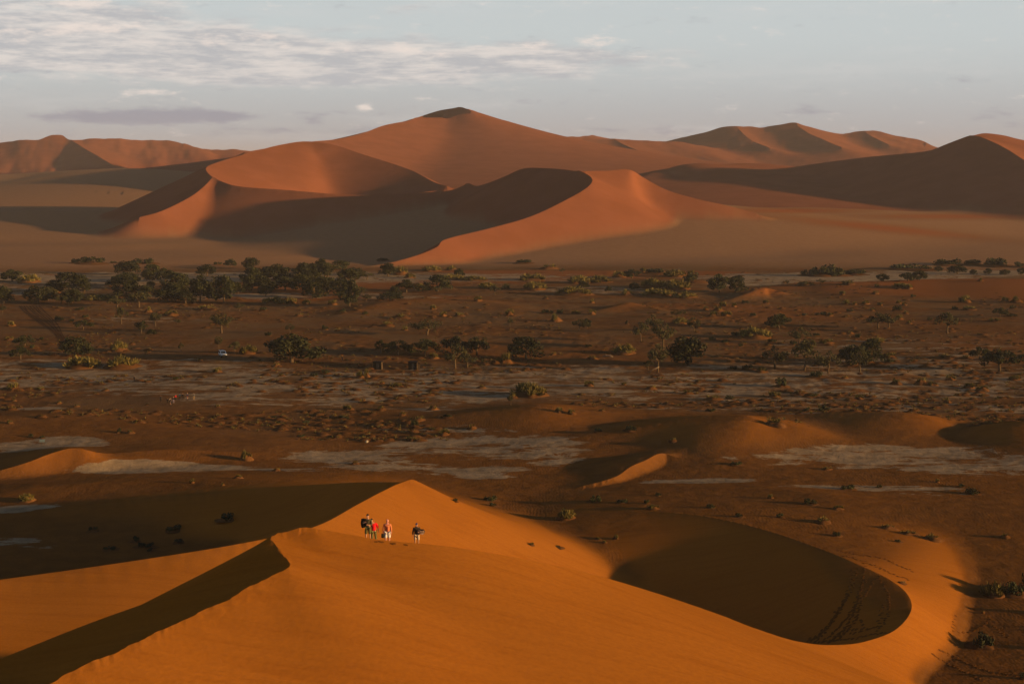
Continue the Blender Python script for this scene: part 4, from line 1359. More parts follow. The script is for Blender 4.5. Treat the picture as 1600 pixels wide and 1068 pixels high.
def body_mesh(J, fingers=True):
    V, E, Rr = [], [], []
    ix = {}

    def add(k, co, r, parent=None):
        ix[k] = len(V)
        V.append(co)
        Rr.append(r)
        if parent:
            E.append((ix[parent], ix[k]))
    add('pelvis', J['pelvis'], (.145, .105))
    add('waist', J['waist'], (.125, .095), 'pelvis')
    add('chest', J['chest'], (.155, .11), 'waist')
    add('collar', J['collar'], (.10, .075), 'chest')
    add('neck', J['neck'], .052, 'collar')
    add('head', J['head'], .055, 'neck')
    for s in 'lr':
        add('sh_' + s, J['sh_' + s], .058, 'collar')
        add('el_' + s, J['el_' + s], .043, 'sh_' + s)
        add('wr_' + s, J['wr_' + s], .029, 'el_' + s)
        add('ha_' + s, J['ha_' + s], (.038, .022), 'wr_' + s)
        add('hip_' + s, J['hip_' + s], .088, 'pelvis')
        add('kn_' + s, J['kn_' + s], .056, 'hip_' + s)
        add('an_' + s, J['an_' + s], .037, 'kn_' + s)
        add('to_' + s, J['to_' + s], (.040, .03), 'an_' + s)
    me = skin_mesh("body", V, E, Rr, 0, 1)
    bm = bmesh.new()
    bm.from_mesh(me)
    hc = J['head'] + Vector((0, -.005, .075))

    def face(p):
        x, y, z = p
        if z < 0:
            x *= 1 + .28 * z
            y = y * (1 + .10 * z) - .05 * (-z)
        return x, y, z
    ellipsoid_bm(bm, hc, (.078, .100, .122), fn=face)
    ellipsoid_bm(bm, hc + Vector((0, -.100, -.015)), (.014, .022, .026), 6, 5)      # nose
    ellipsoid_bm(bm, hc + Vector((0, -.086, -.060)), (.026, .012, .009), 6, 4)      # mouth
    for s in (-1, 1):
        ellipsoid_bm(bm, hc + Vector((s * .079, .006, -.012)), (.012, .024, .034), 6, 5)   # ears
        ellipsoid_bm(bm, hc + Vector((s * .032, -.088, .008)), (.013, .010, .009), 6, 4)   # eyes
    if fingers:
        for s, sg in (('l', -1), ('r', 1)):
            w, h = J['wr_' + s], J['ha_' + s]
            d = (h - w).normalized()
            side = d.cross(Vector((1, 0, 0))).normalized()
            front = side.cross(d).normalized()
            for k in range(4):
                b0 = h + side * (.027 - .018 * k) + d * .01
                ln = (.068, .078, .074, .058)[k]
                mbf = MB()
                mbf.tube([b0, b0 + d * ln * .5, b0 + d * ln * .85 + front * -sg * .02, b0 + d * ln + front * -sg * .034], [.010, .0095, .0085, .006], 6)
                vs = [bm.verts.new(p) for p in mbf.v]
                for f in mbf.f:
                    bm.faces.new([vs[i] for i in f])
            mbf = MB()
            b0 = h - d * .03 + side * .03
            mbf.tube([b0, b0 + side * .022 + d * .02, b0 + side * .03 + d * .05], [.012, .011, .008], 6)
            vs = [bm.verts.new(p) for p in mbf.v]
            for f in mbf.f:
                bm.faces.new([vs[i] for i in f])
    for f in bm.faces:
        f.smooth = True
    bm.to_mesh(me)
    bm.free()
    return me, hc


def garment(name, chain, sub=1):
    """chain: list of (key, co, radius, parent)"""
    V, E, R_, ix = [], [], [], {}
    for k, co, r, p in chain:
        ix[k] = len(V)
        V.append(co)
        R_.append(r)
        if p:
            E.append((ix[p], ix[k]))
    return skin_mesh(name, V, E, R_, 0, sub)


def shirt_chain(J, long=1.0, hem=.9, fat=1.0):
    hemp = Vector((J['pelvis'].x, J['pelvis'].y, hem))
    ch = [('w', J['waist'], (.150 * fat, .118 * fat), None), ('hem', hemp, (.172 * fat, .135 * fat), 'w'), ('c', J['chest'], (.178 * fat, .132 * fat), 'w'), ('k', J['collar'], (.125, .095), 'c')]
    for s in 'lr':
        ch.append(('s' + s, J['sh_' + s], .076 * fat, 'k'))
        ch.append(('e' + s, J['el_' + s], .060 * fat, 's' + s))
        if long > 0:
            ch.append(('r' + s, J['el_' + s].lerp(J['wr_' + s], long), .047 * fat, 'e' + s))
    return ch


def legs_chain(J, to=1.0, flare=1.0):
    """to: 0.35 = shorts to the knee, 1 = full length"""
    ch = [('p', J['pelvis'] + Vector((0, 0, .03)), (.160, .120), None)]
    for s in 'lr':
        ch.append(('h' + s, J['hip_' + s], .104 * flare, 'p'))
        if to < 0.6:
            ch.append(('m' + s, J['hip_' + s].lerp(J['kn_' + s], .55), .100 * flare, 'h' + s))
            ch.append(('k' + s, J['hip_' + s].lerp(J['kn_' + s], .98), .092 * flare, 'm' + s))
        else:
            ch.append(('k' + s, J['kn_' + s], .078 * flare, 'h' + s))
            ch.append(('a' + s, J['kn_' + s].lerp(J['an_' + s], .9), .062 * flare, 'k' + s))
    return ch


def shoes_mesh(J):
    bm = bmesh.new()
    for s in 'lr':
        a, t = J['an_' + s], J['to_' + s]
        m = (a + t) * .5
        ellipsoid_bm(bm, (m.x, m.y - .005, min(a.z, t.z + .03) + .0), (.050, .135, .052), 10, 7)
    me = bpy.data.meshes.new("shoes")
    for f in bm.faces:
        f.smooth = True
    bm.to_mesh(me)
    bm.free()
    return me


def hair_mesh(hc, cap=False, name="hair"):
    bm = bmesh.new()
    vs = ellipsoid_bm(bm, hc + Vector((0, .010, .016)), (.090, .112, .128), 16, 12)
    cut = [v for v in bm.verts if (v.co.z < hc.z + .035 and v.co.y < hc.y + .02) or v.co.z < hc.z - .06]
    bmesh.ops.delete(bm, geom=cut, context='VERTS')
    if cap:
        vv = ellipsoid_bm(bm, hc + Vector((0, -.125, .045)), (.070, .060, .010), 10, 5)
    for f in bm.faces:
        f.smooth = True
    me = bpy.data.meshes.new(name)
    bm.to_mesh(me)
    bm.free()
    return me


_mats = {}


def cloth(col, rough=0.85):
    key = (col, rough)
    if key not in _mats:
        _mats[key] = simple_mat("cloth", col, rough, 0.15, 0.18, 14)
    return _mats[key]


SKIN = simple_mat("skin", (0.42, 0.22, 0.14), 0.6, 0.3, 0.08, 8)
SKIN_RED = simple_mat("skin_flushed", (0.55, 0.24, 0.20), 0.6, 0.3, 0.08, 8)


def person(loc, rz, H, pose, parts, skin=SKIN, fingers=True, label=None, group=None):
    J = joints(pose)
    root = empty("person", loc, rz, (H / 1.80,) * 3)
    tag(root, label, "person", group)
    bme, hc = body_mesh(J, fingers)
    bme.materials.append(skin)
    link("body", bme, root)
    for p in parts:
        kind, col = p[0], p[1]
        if kind == 'shirt':
            me = garment(p[2] if len(p) > 2 else "shirt", shirt_chain(J, **(p[3] if len(p) > 3 else {})))
        elif kind == 'legs':
            me = garment(p[2], legs_chain(J, **p[3]))
        elif kind == 'shoes':
            me = shoes_mesh(J)
        elif kind == 'hair':
            me = hair_mesh(hc)
        elif kind == 'cap':
            me = hair_mesh(hc, True, "cap")
        elif kind == 'inner':
            mb = MB()
            c, w = J['chest'], J['waist']
            mb.tube([J['collar'] + Vector((0, -.070, -.02)), c + Vector((0, -.098, -.03)), w + Vector((0, -.095, -.02)), Vector((w.x, w.y - .112, .93))], [.030, .042, .045, .05], 8)
            me = mb.mesh("undershirt", True)
        elif kind == 'neckerchief':
            mb = MB()
            c = J['neck']
            pts = [c + Vector((.075 * math.cos(a), .07 * math.sin(a), -.03)) for a in np.linspace(0, 2 * math.pi, 13)]
            mb.tube(pts, [.028] * 13, 6)
            me = mb.mesh("scarf", True)
        o = link(me.name.split('.')[0], me, root, cloth(col))
    return root, J


def world_of(root, v):
    m = Matrix.Translation(root.location) @ Matrix.Rotation(root.rotation_euler.z, 4, 'Z') @ Matrix.Diagonal((*root.scale, 1))
    return m @ Vector(v)


def crest_spot(px, back=0.25):
    """ground just behind the near crest below a photograph column"""
    P = next(c for c in CRESTS if c['name'] == 'near_dune')['P']
    a = (px - 800) / FPX
    best = None
    for i in range(len(P) - 1):
        u0 = project(P[i, :3])[0] - px
        u1 = project(P[i + 1, :3])[0] - px
        if u0 * u1 <= 0 and P[i, 1] > 90 and px < 900 and u1 > u0:
            t = u0 / (u0 - u1)
            q = P[i] * (1 - t) + P[i + 1] * t
            best = q
            break
    x, y = best[0], best[1] + back
    return Vector((x, y, float(height(np.array([x]), np.array([y]))[0])))


GN = "walkers coming over the near dune crest"
# 1: dark hair, olive shirt and shorts, arm bent up to the face
p1 = crest_spot(573.5, 0.80)
r1, J1 = person(p1, math.radians(-12), 1.88,
                dict(el_l=(-.34, -.06, 1.22), wr_l=(-.16, -.24, 1.30), ha_l=(-.11, -.27, 1.33), el_r=(.25, -.05, 1.15), wr_r=(.10, -.22, 1.16), ha_r=(.04, -.25, 1.17),
                     kn_l=(-.12, -.08, .51), an_l=(-.13, .02, .10), kn_r=(.10, .0, .51), an_r=(.11, .10, .11), to_r=(.12, -.05, .04), head=(-.01, -.03, 1.60)),
                [('shirt', (0.085, 0.075, 0.040), "shirt", dict(long=.55, hem=.93)), ('legs', (0.10, 0.095, 0.030), "shorts", dict(to=.5, flare=1.05)),
                 ('hair', (0.012, 0.010, 0.009)), ('shoes', (0.03, 0.025, 0.02))],
                label="person with dark hair in olive shirt and shorts raising one arm, leftmost on the crest")
# 2: red jacket, half hidden behind the first
p2 = crest_spot(581.5, 1.15)
r2, J2 = person(p2, math.radians(10), 1.82,
                dict(head=(-.13, -.05, 1.57), neck=(-.09, -.02, 1.50), collar=(-.03, 0, 1.43), el_r=(.27, -.01, 1.15), wr_r=(.29, -.05, .93), ha_r=(.29, -.07, .86), kn_r=(.13, -.08, .5), an_r=(.13, .0, .09)),
                [('shirt', (0.62, 0.012, 0.020), "jacket", dict(long=.15, hem=.86, fat=1.05)), ('legs', (0.14, 0.125, 0.045), "trousers", dict(to=1.0)),
                 ('hair', (0.018, 0.014, 0.010)), ('shoes', (0.03, 0.025, 0.02))],
                label="person in bright red top and khaki trousers, half hidden behind another walker")
# 3: orange open shirt, white shorts
p3 = crest_spot(603.5, 0.95)
r3, J3 = person(p3, math.radians(4), 1.80,
                dict(el_l=(-.25, .0, 1.13), wr_l=(-.27, -.03, .90), ha_l=(-.27, -.04, .83), kn_l=(-.12, -.05, .5), kn_r=(.12, .0, .5), head=(.01, -.045, 1.59)),
                [('shirt', (0.50, 0.17, 0.075), "shirt", dict(long=.85, hem=.84, fat=1.12)), ('inner', (0.20, 0.03, 0.02)), ('legs', (0.62, 0.56, 0.55), "shorts", dict(to=.5, flare=1.18)),
                 ('shoes', (0.05, 0.04, 0.03))], skin=SKIN_RED,
                label="bald person in loose orange shirt and white shorts, middle of the dune crest")
# 4: blue cap, dark clothes, bundle on the arm
p4 = crest_spot(650, 0.70)
r4, J4 = person(p4, math.radians(6), 1.62,
                dict(el_r=(.28, -.06, 1.18), wr_r=(.20, -.26, 1.16), ha_r=(.15, -.30, 1.17), el_l=(-.26, .0, 1.15), wr_l=(-.28, -.05, .93), ha_l=(-.28, -.08, .86), kn_r=(.13, -.07, .5), head=(.0, -.06, 1.585)),
                [('shirt', (0.045, 0.032, 0.022), "jacket", dict(long=.95, hem=.68, fat=1.20)), ('legs', (0.46, 0.33, 0.22), "shorts", dict(to=.5, flare=1.1)),
                 ('cap', (0.030, 0.045, 0.14)), ('neckerchief', (0.02, 0.02, 0.03)), ('shoes', (0.03, 0.025, 0.02))],
                label="person in blue cap and dark jacket carrying a bundle, rightmost on the dune crest")
for r_ in (r1, r2, r3, r4):
    r_['group'] = GN


def soft_bag(name, loc, size, col, label, cat, rz=0.0, straps=True, patches=None):
    root = empty(name, loc, rz)
    tag(root, label, cat)
    bm = bmesh.new()

    def lump(p):
        x, y, z = p
        k = 1 + .10 * math.sin(5 * x + 2) * math.cos(4 * z)
        q = lambda a: math.copysign(abs(a) ** .75, a)
        return q(x) * k, q(y) * k, q(z) * k
    ellipsoid_bm(bm, (0, 0, 0), size, 14, 10, lump)
    for f in bm.faces:
        f.smooth = True
    me = bpy.data.meshes.new("sack")
    bm.to_mesh(me)
    bm.free()
    link("sack", me, root, cloth(col))
    if straps:
        mb = MB()
        sx, sy, sz = size
        for s in (-.5, .5):
            mb.tube([(s * sx, -sy * .6, sz * .8), (s * sx * 1.1, -sy * 1.25, sz * .55), (s * sx * 1.1, -sy * 1.25, -sz * .2), (s * sx, -sy * .7, -sz * .7)], [.022] * 4, 5)
        link("strap", mb.mesh("strap", True), root, cloth((0.015, 0.014, 0.013)))
        mb = MB()
        mb.box((0, sy * .9, -sz * .25), (sx * 1.1, sy * .5, sz * .7), taper=.85)
        link("pocket", mb.mesh("pocket"), root, cloth((0.020, 0.018, 0.016)))
    if patches:
        mb = MB()
        sx, sy, sz = size
        for k in range(3):
            a0 = -.55 + .5 * k
            pts = [(sx * 1.04 * math.cos(a) * math.cos(a0), -sy * 1.10 * math.cos(a0) * abs(math.sin(a)) - .01, sz * 1.04 * math.sin(a0) + .04 * math.cos(3 * a)) for a in np.linspace(.5, 2.6, 9)]
            mb.tube(pts, [.022] * 9, 5)
        link("stripe", mb.mesh("stripe", True), root, cloth(patches))
    return root


soft_bag("backpack", world_of(r1, (-.30, .10, 1.18)), (.20, .15, .30), (0.014, 0.013, 0.012), "bulging black backpack hanging at the leftmost crest walker's side", "backpack", math.radians(200))
soft_bag("hand_bag", world_of(r3, (-.30, -.04, .70)), (.10, .08, .16), (0.020, 0.022, 0.018), "small dark bag hanging beside the white shorts", "bag", 0, False)
soft_bag("bundle", world_of(r4, (.30, -.14, 1.17)), (.25, .16, .17), (0.035, 0.022, 0.018), "dark bundle with pale stripes under the rightmost crest walker's arm", "bundle", math.radians(-8), False, (0.36, 0.24, 0.19))
# dark scarf hanging over the first walker's raised arm
mb = MB()
mb.tube([(-.42, -.02, 1.43), (-.30, -.05, 1.46), (-.16, -.06, 1.45), (-.06, -.10, 1.42)], [.05, .075, .07, .05], 8)
jk = mb.mesh("jacket", True)
jk.materials.append(cloth((0.018, 0.016, 0.014)))
jo = link("rolled_jacket", jk, None)
jo.location, jo.rotation_euler, jo.scale = r1.location, r1.rotation_euler, r1.scale
tag(jo, "rolled black jacket slung over the olive shirted walker's shoulder", "jacket")

# far walkers on the plain
FAR = [  # top, legs, legs kind, hat, label
    ((0.020, 0.020, 0.020), (0.02, 0.02, 0.02), 1.0, None, "far walker in black, leftmost of the group on the plain"),
    ((0.016, 0.014, 0.014), (0.014, 0.013, 0.013), 1.0, None, "far walker in black at the left of the tight knot"),
    ((0.22, 0.16, 0.11), (0.014, 0.013, 0.013), 1.0, None, "far walker with pale top and black trousers in the tight knot"),
    ((0.030, 0.026, 0.034), (0.012, 0.012, 0.014), 1.0, (0.03, 0.03, 0.05), "far walker with dark hat behind the bare-legged one"),
    ((0.030, 0.020, 0.026), (0.32, 0.18, 0.11), .5, (0.30, 0.22, 0.15), "far bare-legged walker in dark top, nearest of the far group"),
    ((0.020, 0.018, 0.030), (0.26, 0.21, 0.28), 1.0, (0.32, 0.26, 0.14), "far walker with straw hat and pale lilac trousers"),
    ((0.40, 0.010, 0.010), (0.020, 0.018, 0.018), 1.0, None, "far walker in bright red top"),
    ((0.020, 0.055, 0.11), (0.012, 0.012, 0.016), 1.0, None, "far walker in teal blue jacket and black trousers"),
    ((0.016, 0.012, 0.010), (0.03, 0.02, 0.014), 1.0, None, "far walker all in dark brown beside the teal jacket"),
    ((0.028, 0.018, 0.010), (0.020, 0.014, 0.010), 1.0, None, "far walker in dark brown coat left of the navy one"),
    ((0.016, 0.016, 0.060), (0.10, 0.03, 0.03), .5, (0.45, 0.30, 0.20), "far walker in navy jacket with reddish shorts"),
]
FAR.append(((0.12, 0.12, 0.12), (0.26, 0.17, 0.08), 1.0, (0.22, 0.18, 0.13), "far walker with grey top and sandy trousers, rightmost of the group"))
FOLK_POS = list(FOLK_POS) + []
far_pix = FAR_FOLK
_frng = random.Random(3)
_far_cache = {}
pts = list(FOLK_POS)
pts.insert(4, None)
while len(pts) > len(FAR):
    pts.pop()
pts = [p for p in FOLK_POS]
pts.insert(4, FOLK_POS[4] + np.array([-0.15, -2.2, 0]))
for i, (top, legs, to, hat, lab) in enumerate(FAR):
    x, y, z = pts[i]
    parts = [('shirt', top, "shirt", dict(long=.9, hem=.86)), ('legs', legs, "trousers" if to > .6 else "shorts", dict(to=to)), ('shoes', (0.02, 0.02, 0.02)),
             ('cap', hat) if hat else ('hair', (0.02, 0.014, 0.01))]
    st = _frng.uniform(-.1, .1)
    person((x, y, float(height(np.array([x]), np.array([y]))[0])), math.radians(180 + _frng.uniform(-50, 50)), _frng.uniform(1.62, 1.80),
           dict(kn_l=(-.11, -.03 - st, .5), an_l=(-.11, .03 - st * 1.6, .09), to_l=(-.12, -.13 - st * 1.6, .035), kn_r=(.11, -.03 + st, .5), an_r=(.11, .03 + st * 1.6, .09), to_r=(.12, -.13 + st * 1.6, .035)),
           parts, fingers=False, label=lab, group="far walkers crossing the plain")
for key, lab in (('lone', "lone dark figure standing right of the widest umbrella tree"), ('lone2', "lone dark figure on the pale flat left of the far walkers")):
    x, y, z = THING_POS[key]
    person((x, y, z), math.radians(150), 1.72, {}, [('shirt', (0.02, 0.018, 0.018), "jacket", dict(long=.9)), ('legs', (0.018, 0.016, 0.016), "trousers", dict(to=1.0)), ('hair', (0.02, 0.014, 0.01)), ('shoes', (0.02, 0.02, 0.02))], fingers=False, label=lab)

# ------------------------------------------------------------------ white off-road car
M_WHITE = simple_mat("white_paint", (0.78, 0.77, 0.76), 0.35, 0.5, 0.03, 2)
M_GLASS = simple_mat("dark_glass", (0.012, 0.013, 0.015), 0.08, 0.6, 0.1, 2)
M_BLACK = simple_mat("black_trim", (0.018, 0.017, 0.016), 0.6, 0.3, 0.15, 4)
M_TYRE = simple_mat("tyre_rubber", (0.022, 0.020, 0.018), 0.9, 0.1, 0.15, 6)
M_RIM = simple_mat("wheel_metal", (0.45, 0.44, 0.42), 0.4, 0.5, 0.05, 3)
M_LAMP = simple_mat("lamp_glass", (0.75, 0.72, 0.66), 0.15, 0.6, 0.03, 3)


def build_car(loc, rz):
    root = empty("parked_car", loc, rz)
    tag(root, "white off-road car with tall roof parked on the brown plain", "car")
    # side profile swept across the width (front is -y)
    prof = [(-2.30, .55), (-2.32, .95), (-2.20, 1.08), (-1.05, 1.18), (-.62, 1.86), (-.45, 1.93), (2.05, 1.93), (2.22, 1.80), (2.30, 1.05), (2.28, .55)]
    bm = bmesh.new()
    rings = []
    for x, ins in ((-.90, .06), (-.86, 0), (.86, 0), (.90, .06)):
        ring = []
        for (yy, zz) in prof:
            k = 1 - max(0, zz - 1.1) * .13
            ring.append(bm.verts.new((x * k, yy * (1 - ins * .25), zz - (ins * .4 if zz > 1 else -ins * .4))))
        rings.append(ring)
    n = len(prof)
    for a, b in zip(rings[:-1], rings[1:]):
        for i in range(n):
            bm.faces.new((a[i], a[(i + 1) % n], b[(i + 1) % n], b[i]))
    bm.faces.new(rings[0])
    bm.faces.new(rings[-1][::-1])
    bmesh.ops.recalc_face_normals(bm, faces=bm.faces)
    me = bpy.data.meshes.new("body")
    bm.to_mesh(me)
    bm.free()
    body = link("body", me, root, M_WHITE)
    mb = MB()
    mb.add([(-.70, -1.03, 1.215), (.70, -1.03, 1.215), (.66, -.66, 1.80), (-.66, -.66, 1.80)], [(0, 1, 2, 3)])
    ws = mb.mesh("windscreen")
    o = link("windscreen", ws, root, M_GLASS)
    sol = o.modifiers.new("solid", 'SOLIDIFY')
    sol.thickness = 0.02
    for s in (-1, 1):
        for (a, b) in ((-.52, .28), (.36, 1.12), (1.22, 2.00)):
            mb = MB()
            x0, x1 = s * .905, s * .838
            pts4 = [(x0 * .995, a - .16 if a < -.3 else a, 1.20), (x0 * .995, b, 1.20), (x1, b, 1.74), (x1, a + .06, 1.74)]
            mb.add(pts4, [(0, 1, 2, 3)])
            o = link("side_window", mb.mesh("side_window"), root, M_GLASS)
            o.modifiers.new("solid", 'SOLIDIFY').thickness = 0.016
        mb = MB()
        mb.box((s * 1.02, -.72, 1.22), (.20, .10, .17))
        link("mirror", mb.mesh("mirror"), root, M_BLACK)
        mb = MB()
        mb.cyl((s * .66, -2.31, .88), (0, 1, 0), .105, .05, 14)
        link("headlight", mb.mesh("headlight"), root, M_LAMP)
        mb = MB()
        mb.box((s * .80, 2.30, .98), (.12, .04, .26))
        link("tail_light", mb.mesh("tail_light"), root, simple_mat("tail_lamp", (0.25, 0.01, 0.01), .3, .5))
        for yy in (-1.48, 1.42):
            mb = MB()
            mb.cyl((s * .80, yy, .40), (1, 0, 0), .40, .25, 20)
            w = link("wheel", mb.mesh("wheel", False), root, M_TYRE)
            mb = MB()
            mb.cyl((s * .925, yy, .40), (1, 0, 0), .21, .02, 16)
            link("rim", mb.mesh("rim"), w, M_RIM)
            mb = MB()
            mb.box((s * .91, yy, .80), (.06, 1.0, .09))
            link("wheel_arch", mb.mesh("wheel_arch"), root, M_BLACK)
    mb = MB()
    mb.box((0, -2.335, .88), (.95, .04, .22))
    link("grille", mb.mesh("grille"), root, M_BLACK)
    mb = MB()
    mb.box((0, -2.38, .60), (1.70, .16, .20))
    link("front_bumper", mb.mesh("front_bumper"), root, M_BLACK)
    mb = MB()
    mb.box((0, 2.36, .60), (1.70, .14, .18))
    link("rear_bumper", mb.mesh("rear_bumper"), root, M_BLACK)
    mb = MB()
    for s in (-.62, .62):
        mb.box((s, .8, 1.985), (.05, 2.3, .06))
    for yy in (-.3, .3, .9, 1.5, 1.9):
        mb.box((0, yy, 2.02), (1.29, .05, .03))
    link("roof_rack", mb.mesh("roof_rack"), root, M_BLACK)
    return root


x, y, z = THING_POS['car']
build_car((x, y, z), math.radians(22))

# ------------------------------------------------------------------ two dark huts
M_PLANK = simple_mat("dark_planks", (0.009, 0.008, 0.007), 0.9, 0.1, 0.35, 3)
M_SIDE_LIT = simple_mat("sunlit_planks", (0.085, 0.055, 0.03), 0.9, 0.1, 0.35, 3)  # sun-facing wall and screen: sunlight put into a lighter plank colour


def build_hut(loc, rz, label, screen):
    root = empty("hut", loc, rz)
    tag(root, label, "hut", "dark huts on the plain")
    W, Dp, Hh = 2.5, 2.0, 2.25
    n = 9
    for i in range(n):
        w = W / n
        mb = MB()
        mb.box((-W / 2 + w * (i + .5), -Dp / 2 + .012 * (i % 2), Hh / 2 - .1), (w * .93, .05, Hh + .2))
        link("plank", mb.mesh("plank"), root, M_PLANK)
    for s, m in ((-1, M_PLANK), (1, M_SIDE_LIT)):
        for i in range(7):
            w = Dp / 7
            mb = MB()
            mb.box((s * (W / 2 + .028 + .008 * (i % 2)), -Dp / 2 + w * (i + .5) + .03, Hh / 2 - .1), (.05, w * .93, Hh + .2))
            link("plank", mb.mesh("plank"), root, m)
    mb = MB()
    mb.box((0, Dp / 2 + .03, Hh / 2 - .1), (W, .05, Hh + .2))
    link("back_wall", mb.mesh("back_wall"), root, M_PLANK)
    mb = MB()
    mb.box((0, .02, Hh + .045), (W + .30, Dp + .30, .07))
    link("roof", mb.mesh("roof"), root, M_PLANK)
    mb = MB()
    mb.box((.1, -Dp / 2 - .045, .95), (.80, .03, 1.9))
    d = link("door", mb.mesh("door"), root, M_BLACK)
    mb = MB()
    mb.box((.42, -Dp / 2 - .075, .95), (.04, .03, .16))
    link("handle", mb.mesh("handle"), d, M_RIM)
    if screen:
        mb = MB()
        mb.box((W / 2 + .62, -Dp / 2 - .35, .85), (.75, .06, 1.95))
        link("screen_panel", mb.mesh("screen_panel"), root, M_SIDE_LIT)
    return root


x, y, z = THING_POS['hut_a']
build_hut((x, y + 1.0, z), math.radians(-7), "dark plank hut with sunlit right side, left one of the pair", False)
x, y, z = THING_POS['hut_b']
build_hut((x, y + 1.0, z), math.radians(-2), "dark plank hut with a lit screen panel, right one of the pair", True)

# signboard, post, log, stone
x, y, z = THING_POS['sign']
root = empty("signboard", (x, y, z), math.radians(4))
tag(root, "blank grey-blue signboard on two short posts in dune shade", "signboard")
mb = MB()
mb.box((0, 0, .98), (1.15, .04, .62))
link("board", mb.mesh("board"), root, simple_mat("board_paint", (0.12, 0.16, 0.18), 0.6, 0.3, 0.08, 3))
for s in (-.42, .42):
    mb = MB()
    mb.box((s, .05, .45), (.07, .05, 1.5))
    link("post", mb.mesh("post"), root, M_BARK)
x, y, z = THING_POS['post']
mb = MB()
mb.tube([(0, 0, -.3), (.02, 0, 1.0), (.0, .02, 1.75)], [.05, .045, .04], 8)
o = link("wooden_post", mb.mesh("wooden_post", True), None, M_BARK)
o.location = (x, y, z)
tag(o, "thin dark post standing between the two dark huts", "post")
x, y, z = THING_POS['log']
M_PALE = simple_mat("bleached_wood", (0.20, 0.15, 0.10), 0.8, 0.2, 0.2, 4)
root = empty("fallen_log", (x, y, z), math.radians(-12))
tag(root, "bleached fallen log with stub branches beside dark scrub", "log")
mb = MB()
mb.tube([(-1.7, 0, .22), (-.6, .1, .40), (.5, 0, .45), (1.6, -.1, .20)], [.20, .27, .25, .12], 8)
link("trunk", mb.mesh("trunk", True), root, M_PALE)
for a, b in (((-.5, 0, .4), (-.9, -.2, 1.1)), ((.4, 0, .45), (.8, .2, 1.0)), ((1.0, 0, .35), (1.3, -.5, .75))):
    mb = MB()
    mb.tube([a, tuple((np.array(a) + np.array(b)) / 2 + .05), b], [.11, .07, .03], 6)
    link("branch", mb.mesh("branch", True), root, M_PALE)
x, y, z = THING_POS['rock']
bm = bmesh.new()
bmesh.ops.create_icosphere(bm, subdivisions=2, radius=1.0)
for v in bm.verts:
    n_ = 1 + .22 * float(fbm(np.array(v.co.x * 1.7 + 3), np.array(v.co.y * 1.7 + v.co.z), 2))
    v.co = Vector((v.co.x * .36 * n_, v.co.y * .30 * n_, v.co.z * .34 * n_ + .2))
me = bpy.data.meshes.new("rock")
bm.to_mesh(me)
bm.free()
o = link("rock", me, None, simple_mat("pale_stone", (0.30, 0.26, 0.21), .9, .1, .3, 3))
o.location = (x, y, z)
tag(o, "small pale lit stone alone on the brown sand", "rock")
# pale fallen limb and white trunk band by two of the trees
i = [t[:2] for t in TREE_LIST].index((1028, 581))
x, y, z = TREE_POS[i]
mb = MB()
mb.tube([(.3, -.2, 1.6), (-.6, -.5, 1.2), (-1.5, -.6, .8), (-2.4, -.7, .35)], [.17, .15, .11, .06], 7)
o = link("fallen_limb", mb.mesh("fallen_limb", True), None, M_PALE)
o.location = (x, y, z)
tag(o, "pale sunlit limb leaning down from the tall bare-stemmed tree", "limb")


# ------------------------------------------------------------------ vehicle tracks and footprints
def ribbon(paths, width, name, mat, lift=0.012, kind='structure'):
    V, F = [], []
    for pts in paths:
        P = catmull(np.array([(*p, 0) for p in pts], float), 10)[:, :2]
        d = np.gradient(P, axis=0)
        d /= np.linalg.norm(d, axis=1, keepdims=True)
        nrm = np.stack([-d[:, 1], d[:, 0]], 1)
        for off in (-width / 2, width / 2):
            pass
        a, b = P - nrm * width / 2, P + nrm * width / 2
        za = height(a[:, 0], a[:, 1]) + lift
        zb = height(b[:, 0], b[:, 1]) + lift
        o = len(V)
        for i in range(len(P)):
            V += [(a[i, 0], a[i, 1], za[i]), (b[i, 0], b[i, 1], zb[i])]
        for i in range(len(P) - 1):
            F.append((o + 2 * i, o + 2 * i + 2, o + 2 * i + 3, o + 2 * i + 1))
    me = np_mesh(name, V, F, True)
    me.materials.append(mat)
    return tag(link(name, me), kind=kind)


M_TRACK = simple_mat("compacted_sand", (0.085, 0.042, 0.020), 1.0, 0, .2, 1.0)
pat = []
for dx, wob in ((0, 0), (3, 1.5), (8, -1), (12, 2), (18, 0), (23, 1), (29, -1), (34, 1.5)):
    cur = []
    for (px, py) in ((27 + dx * .9, 478), (34 + dx * .9 + wob, 487), (48 + dx * .85, 497), (64 + dx * .62 + wob, 508), (80 + dx * .35, 520), (88 + dx * .30 - wob, 530), (94 + dx * .25, 540)):
        D = CAM_H * FPX / (py - 250)
        cur.append(((px - 800) / FPX * D, D))
    pat.append(cur)
ribbon(pat, 0.42, "tyre_tracks", M_TRACK, 0.05)


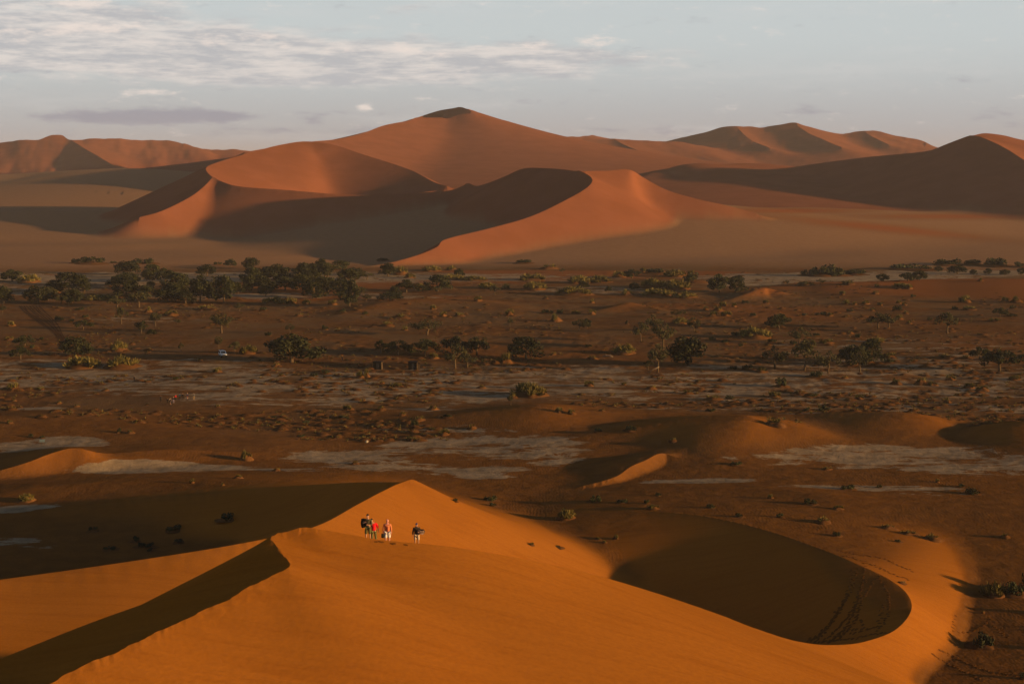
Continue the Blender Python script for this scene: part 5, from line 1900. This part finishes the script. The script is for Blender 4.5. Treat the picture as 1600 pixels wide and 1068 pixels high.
def footprints():
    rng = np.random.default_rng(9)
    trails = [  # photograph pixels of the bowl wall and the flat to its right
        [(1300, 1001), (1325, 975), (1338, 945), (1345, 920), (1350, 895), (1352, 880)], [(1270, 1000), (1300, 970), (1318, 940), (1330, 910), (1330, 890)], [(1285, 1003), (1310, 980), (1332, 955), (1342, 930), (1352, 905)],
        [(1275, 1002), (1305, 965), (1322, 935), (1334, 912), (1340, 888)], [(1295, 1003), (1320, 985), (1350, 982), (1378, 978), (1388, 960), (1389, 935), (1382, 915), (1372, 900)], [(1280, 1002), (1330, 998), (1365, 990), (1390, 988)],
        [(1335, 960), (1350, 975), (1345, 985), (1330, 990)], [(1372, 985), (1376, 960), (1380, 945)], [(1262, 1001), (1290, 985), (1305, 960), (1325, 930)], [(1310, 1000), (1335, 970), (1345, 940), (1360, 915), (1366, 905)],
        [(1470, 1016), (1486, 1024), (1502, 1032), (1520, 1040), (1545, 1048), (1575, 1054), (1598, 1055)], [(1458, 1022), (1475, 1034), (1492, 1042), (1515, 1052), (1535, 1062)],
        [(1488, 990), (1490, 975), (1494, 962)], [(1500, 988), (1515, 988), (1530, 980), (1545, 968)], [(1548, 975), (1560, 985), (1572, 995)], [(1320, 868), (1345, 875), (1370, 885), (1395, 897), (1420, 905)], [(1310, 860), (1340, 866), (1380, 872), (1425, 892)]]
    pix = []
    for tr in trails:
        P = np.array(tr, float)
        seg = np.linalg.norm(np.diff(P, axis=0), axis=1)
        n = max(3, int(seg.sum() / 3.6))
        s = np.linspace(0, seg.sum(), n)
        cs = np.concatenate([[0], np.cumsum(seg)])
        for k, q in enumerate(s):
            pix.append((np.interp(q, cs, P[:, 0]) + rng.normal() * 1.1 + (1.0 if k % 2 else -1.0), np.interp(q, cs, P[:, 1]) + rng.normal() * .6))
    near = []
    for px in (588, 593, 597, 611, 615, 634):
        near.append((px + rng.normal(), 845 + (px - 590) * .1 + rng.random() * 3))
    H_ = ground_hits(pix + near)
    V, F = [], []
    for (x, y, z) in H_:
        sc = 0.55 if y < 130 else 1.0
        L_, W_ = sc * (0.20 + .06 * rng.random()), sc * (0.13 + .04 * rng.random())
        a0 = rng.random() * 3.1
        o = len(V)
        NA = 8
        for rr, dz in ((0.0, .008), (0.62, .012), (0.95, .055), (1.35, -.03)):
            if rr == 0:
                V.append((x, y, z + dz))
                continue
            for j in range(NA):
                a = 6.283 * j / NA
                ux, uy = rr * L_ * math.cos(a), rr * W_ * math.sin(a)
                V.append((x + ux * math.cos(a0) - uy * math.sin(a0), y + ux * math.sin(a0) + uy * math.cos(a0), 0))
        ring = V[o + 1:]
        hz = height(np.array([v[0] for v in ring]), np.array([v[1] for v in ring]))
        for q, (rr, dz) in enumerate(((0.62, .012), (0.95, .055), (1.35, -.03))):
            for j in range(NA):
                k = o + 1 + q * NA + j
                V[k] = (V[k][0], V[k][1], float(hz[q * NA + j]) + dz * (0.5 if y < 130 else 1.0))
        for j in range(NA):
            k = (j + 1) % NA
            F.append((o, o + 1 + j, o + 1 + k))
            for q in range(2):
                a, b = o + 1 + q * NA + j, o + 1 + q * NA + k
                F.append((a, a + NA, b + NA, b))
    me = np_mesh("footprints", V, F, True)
    me.materials.append(simple_mat("trodden_sand_shade", (0.15, 0.058, 0.013), 1.0, 0, .2, 2.0))  # trodden sand, with the shade of the pits put into its colour
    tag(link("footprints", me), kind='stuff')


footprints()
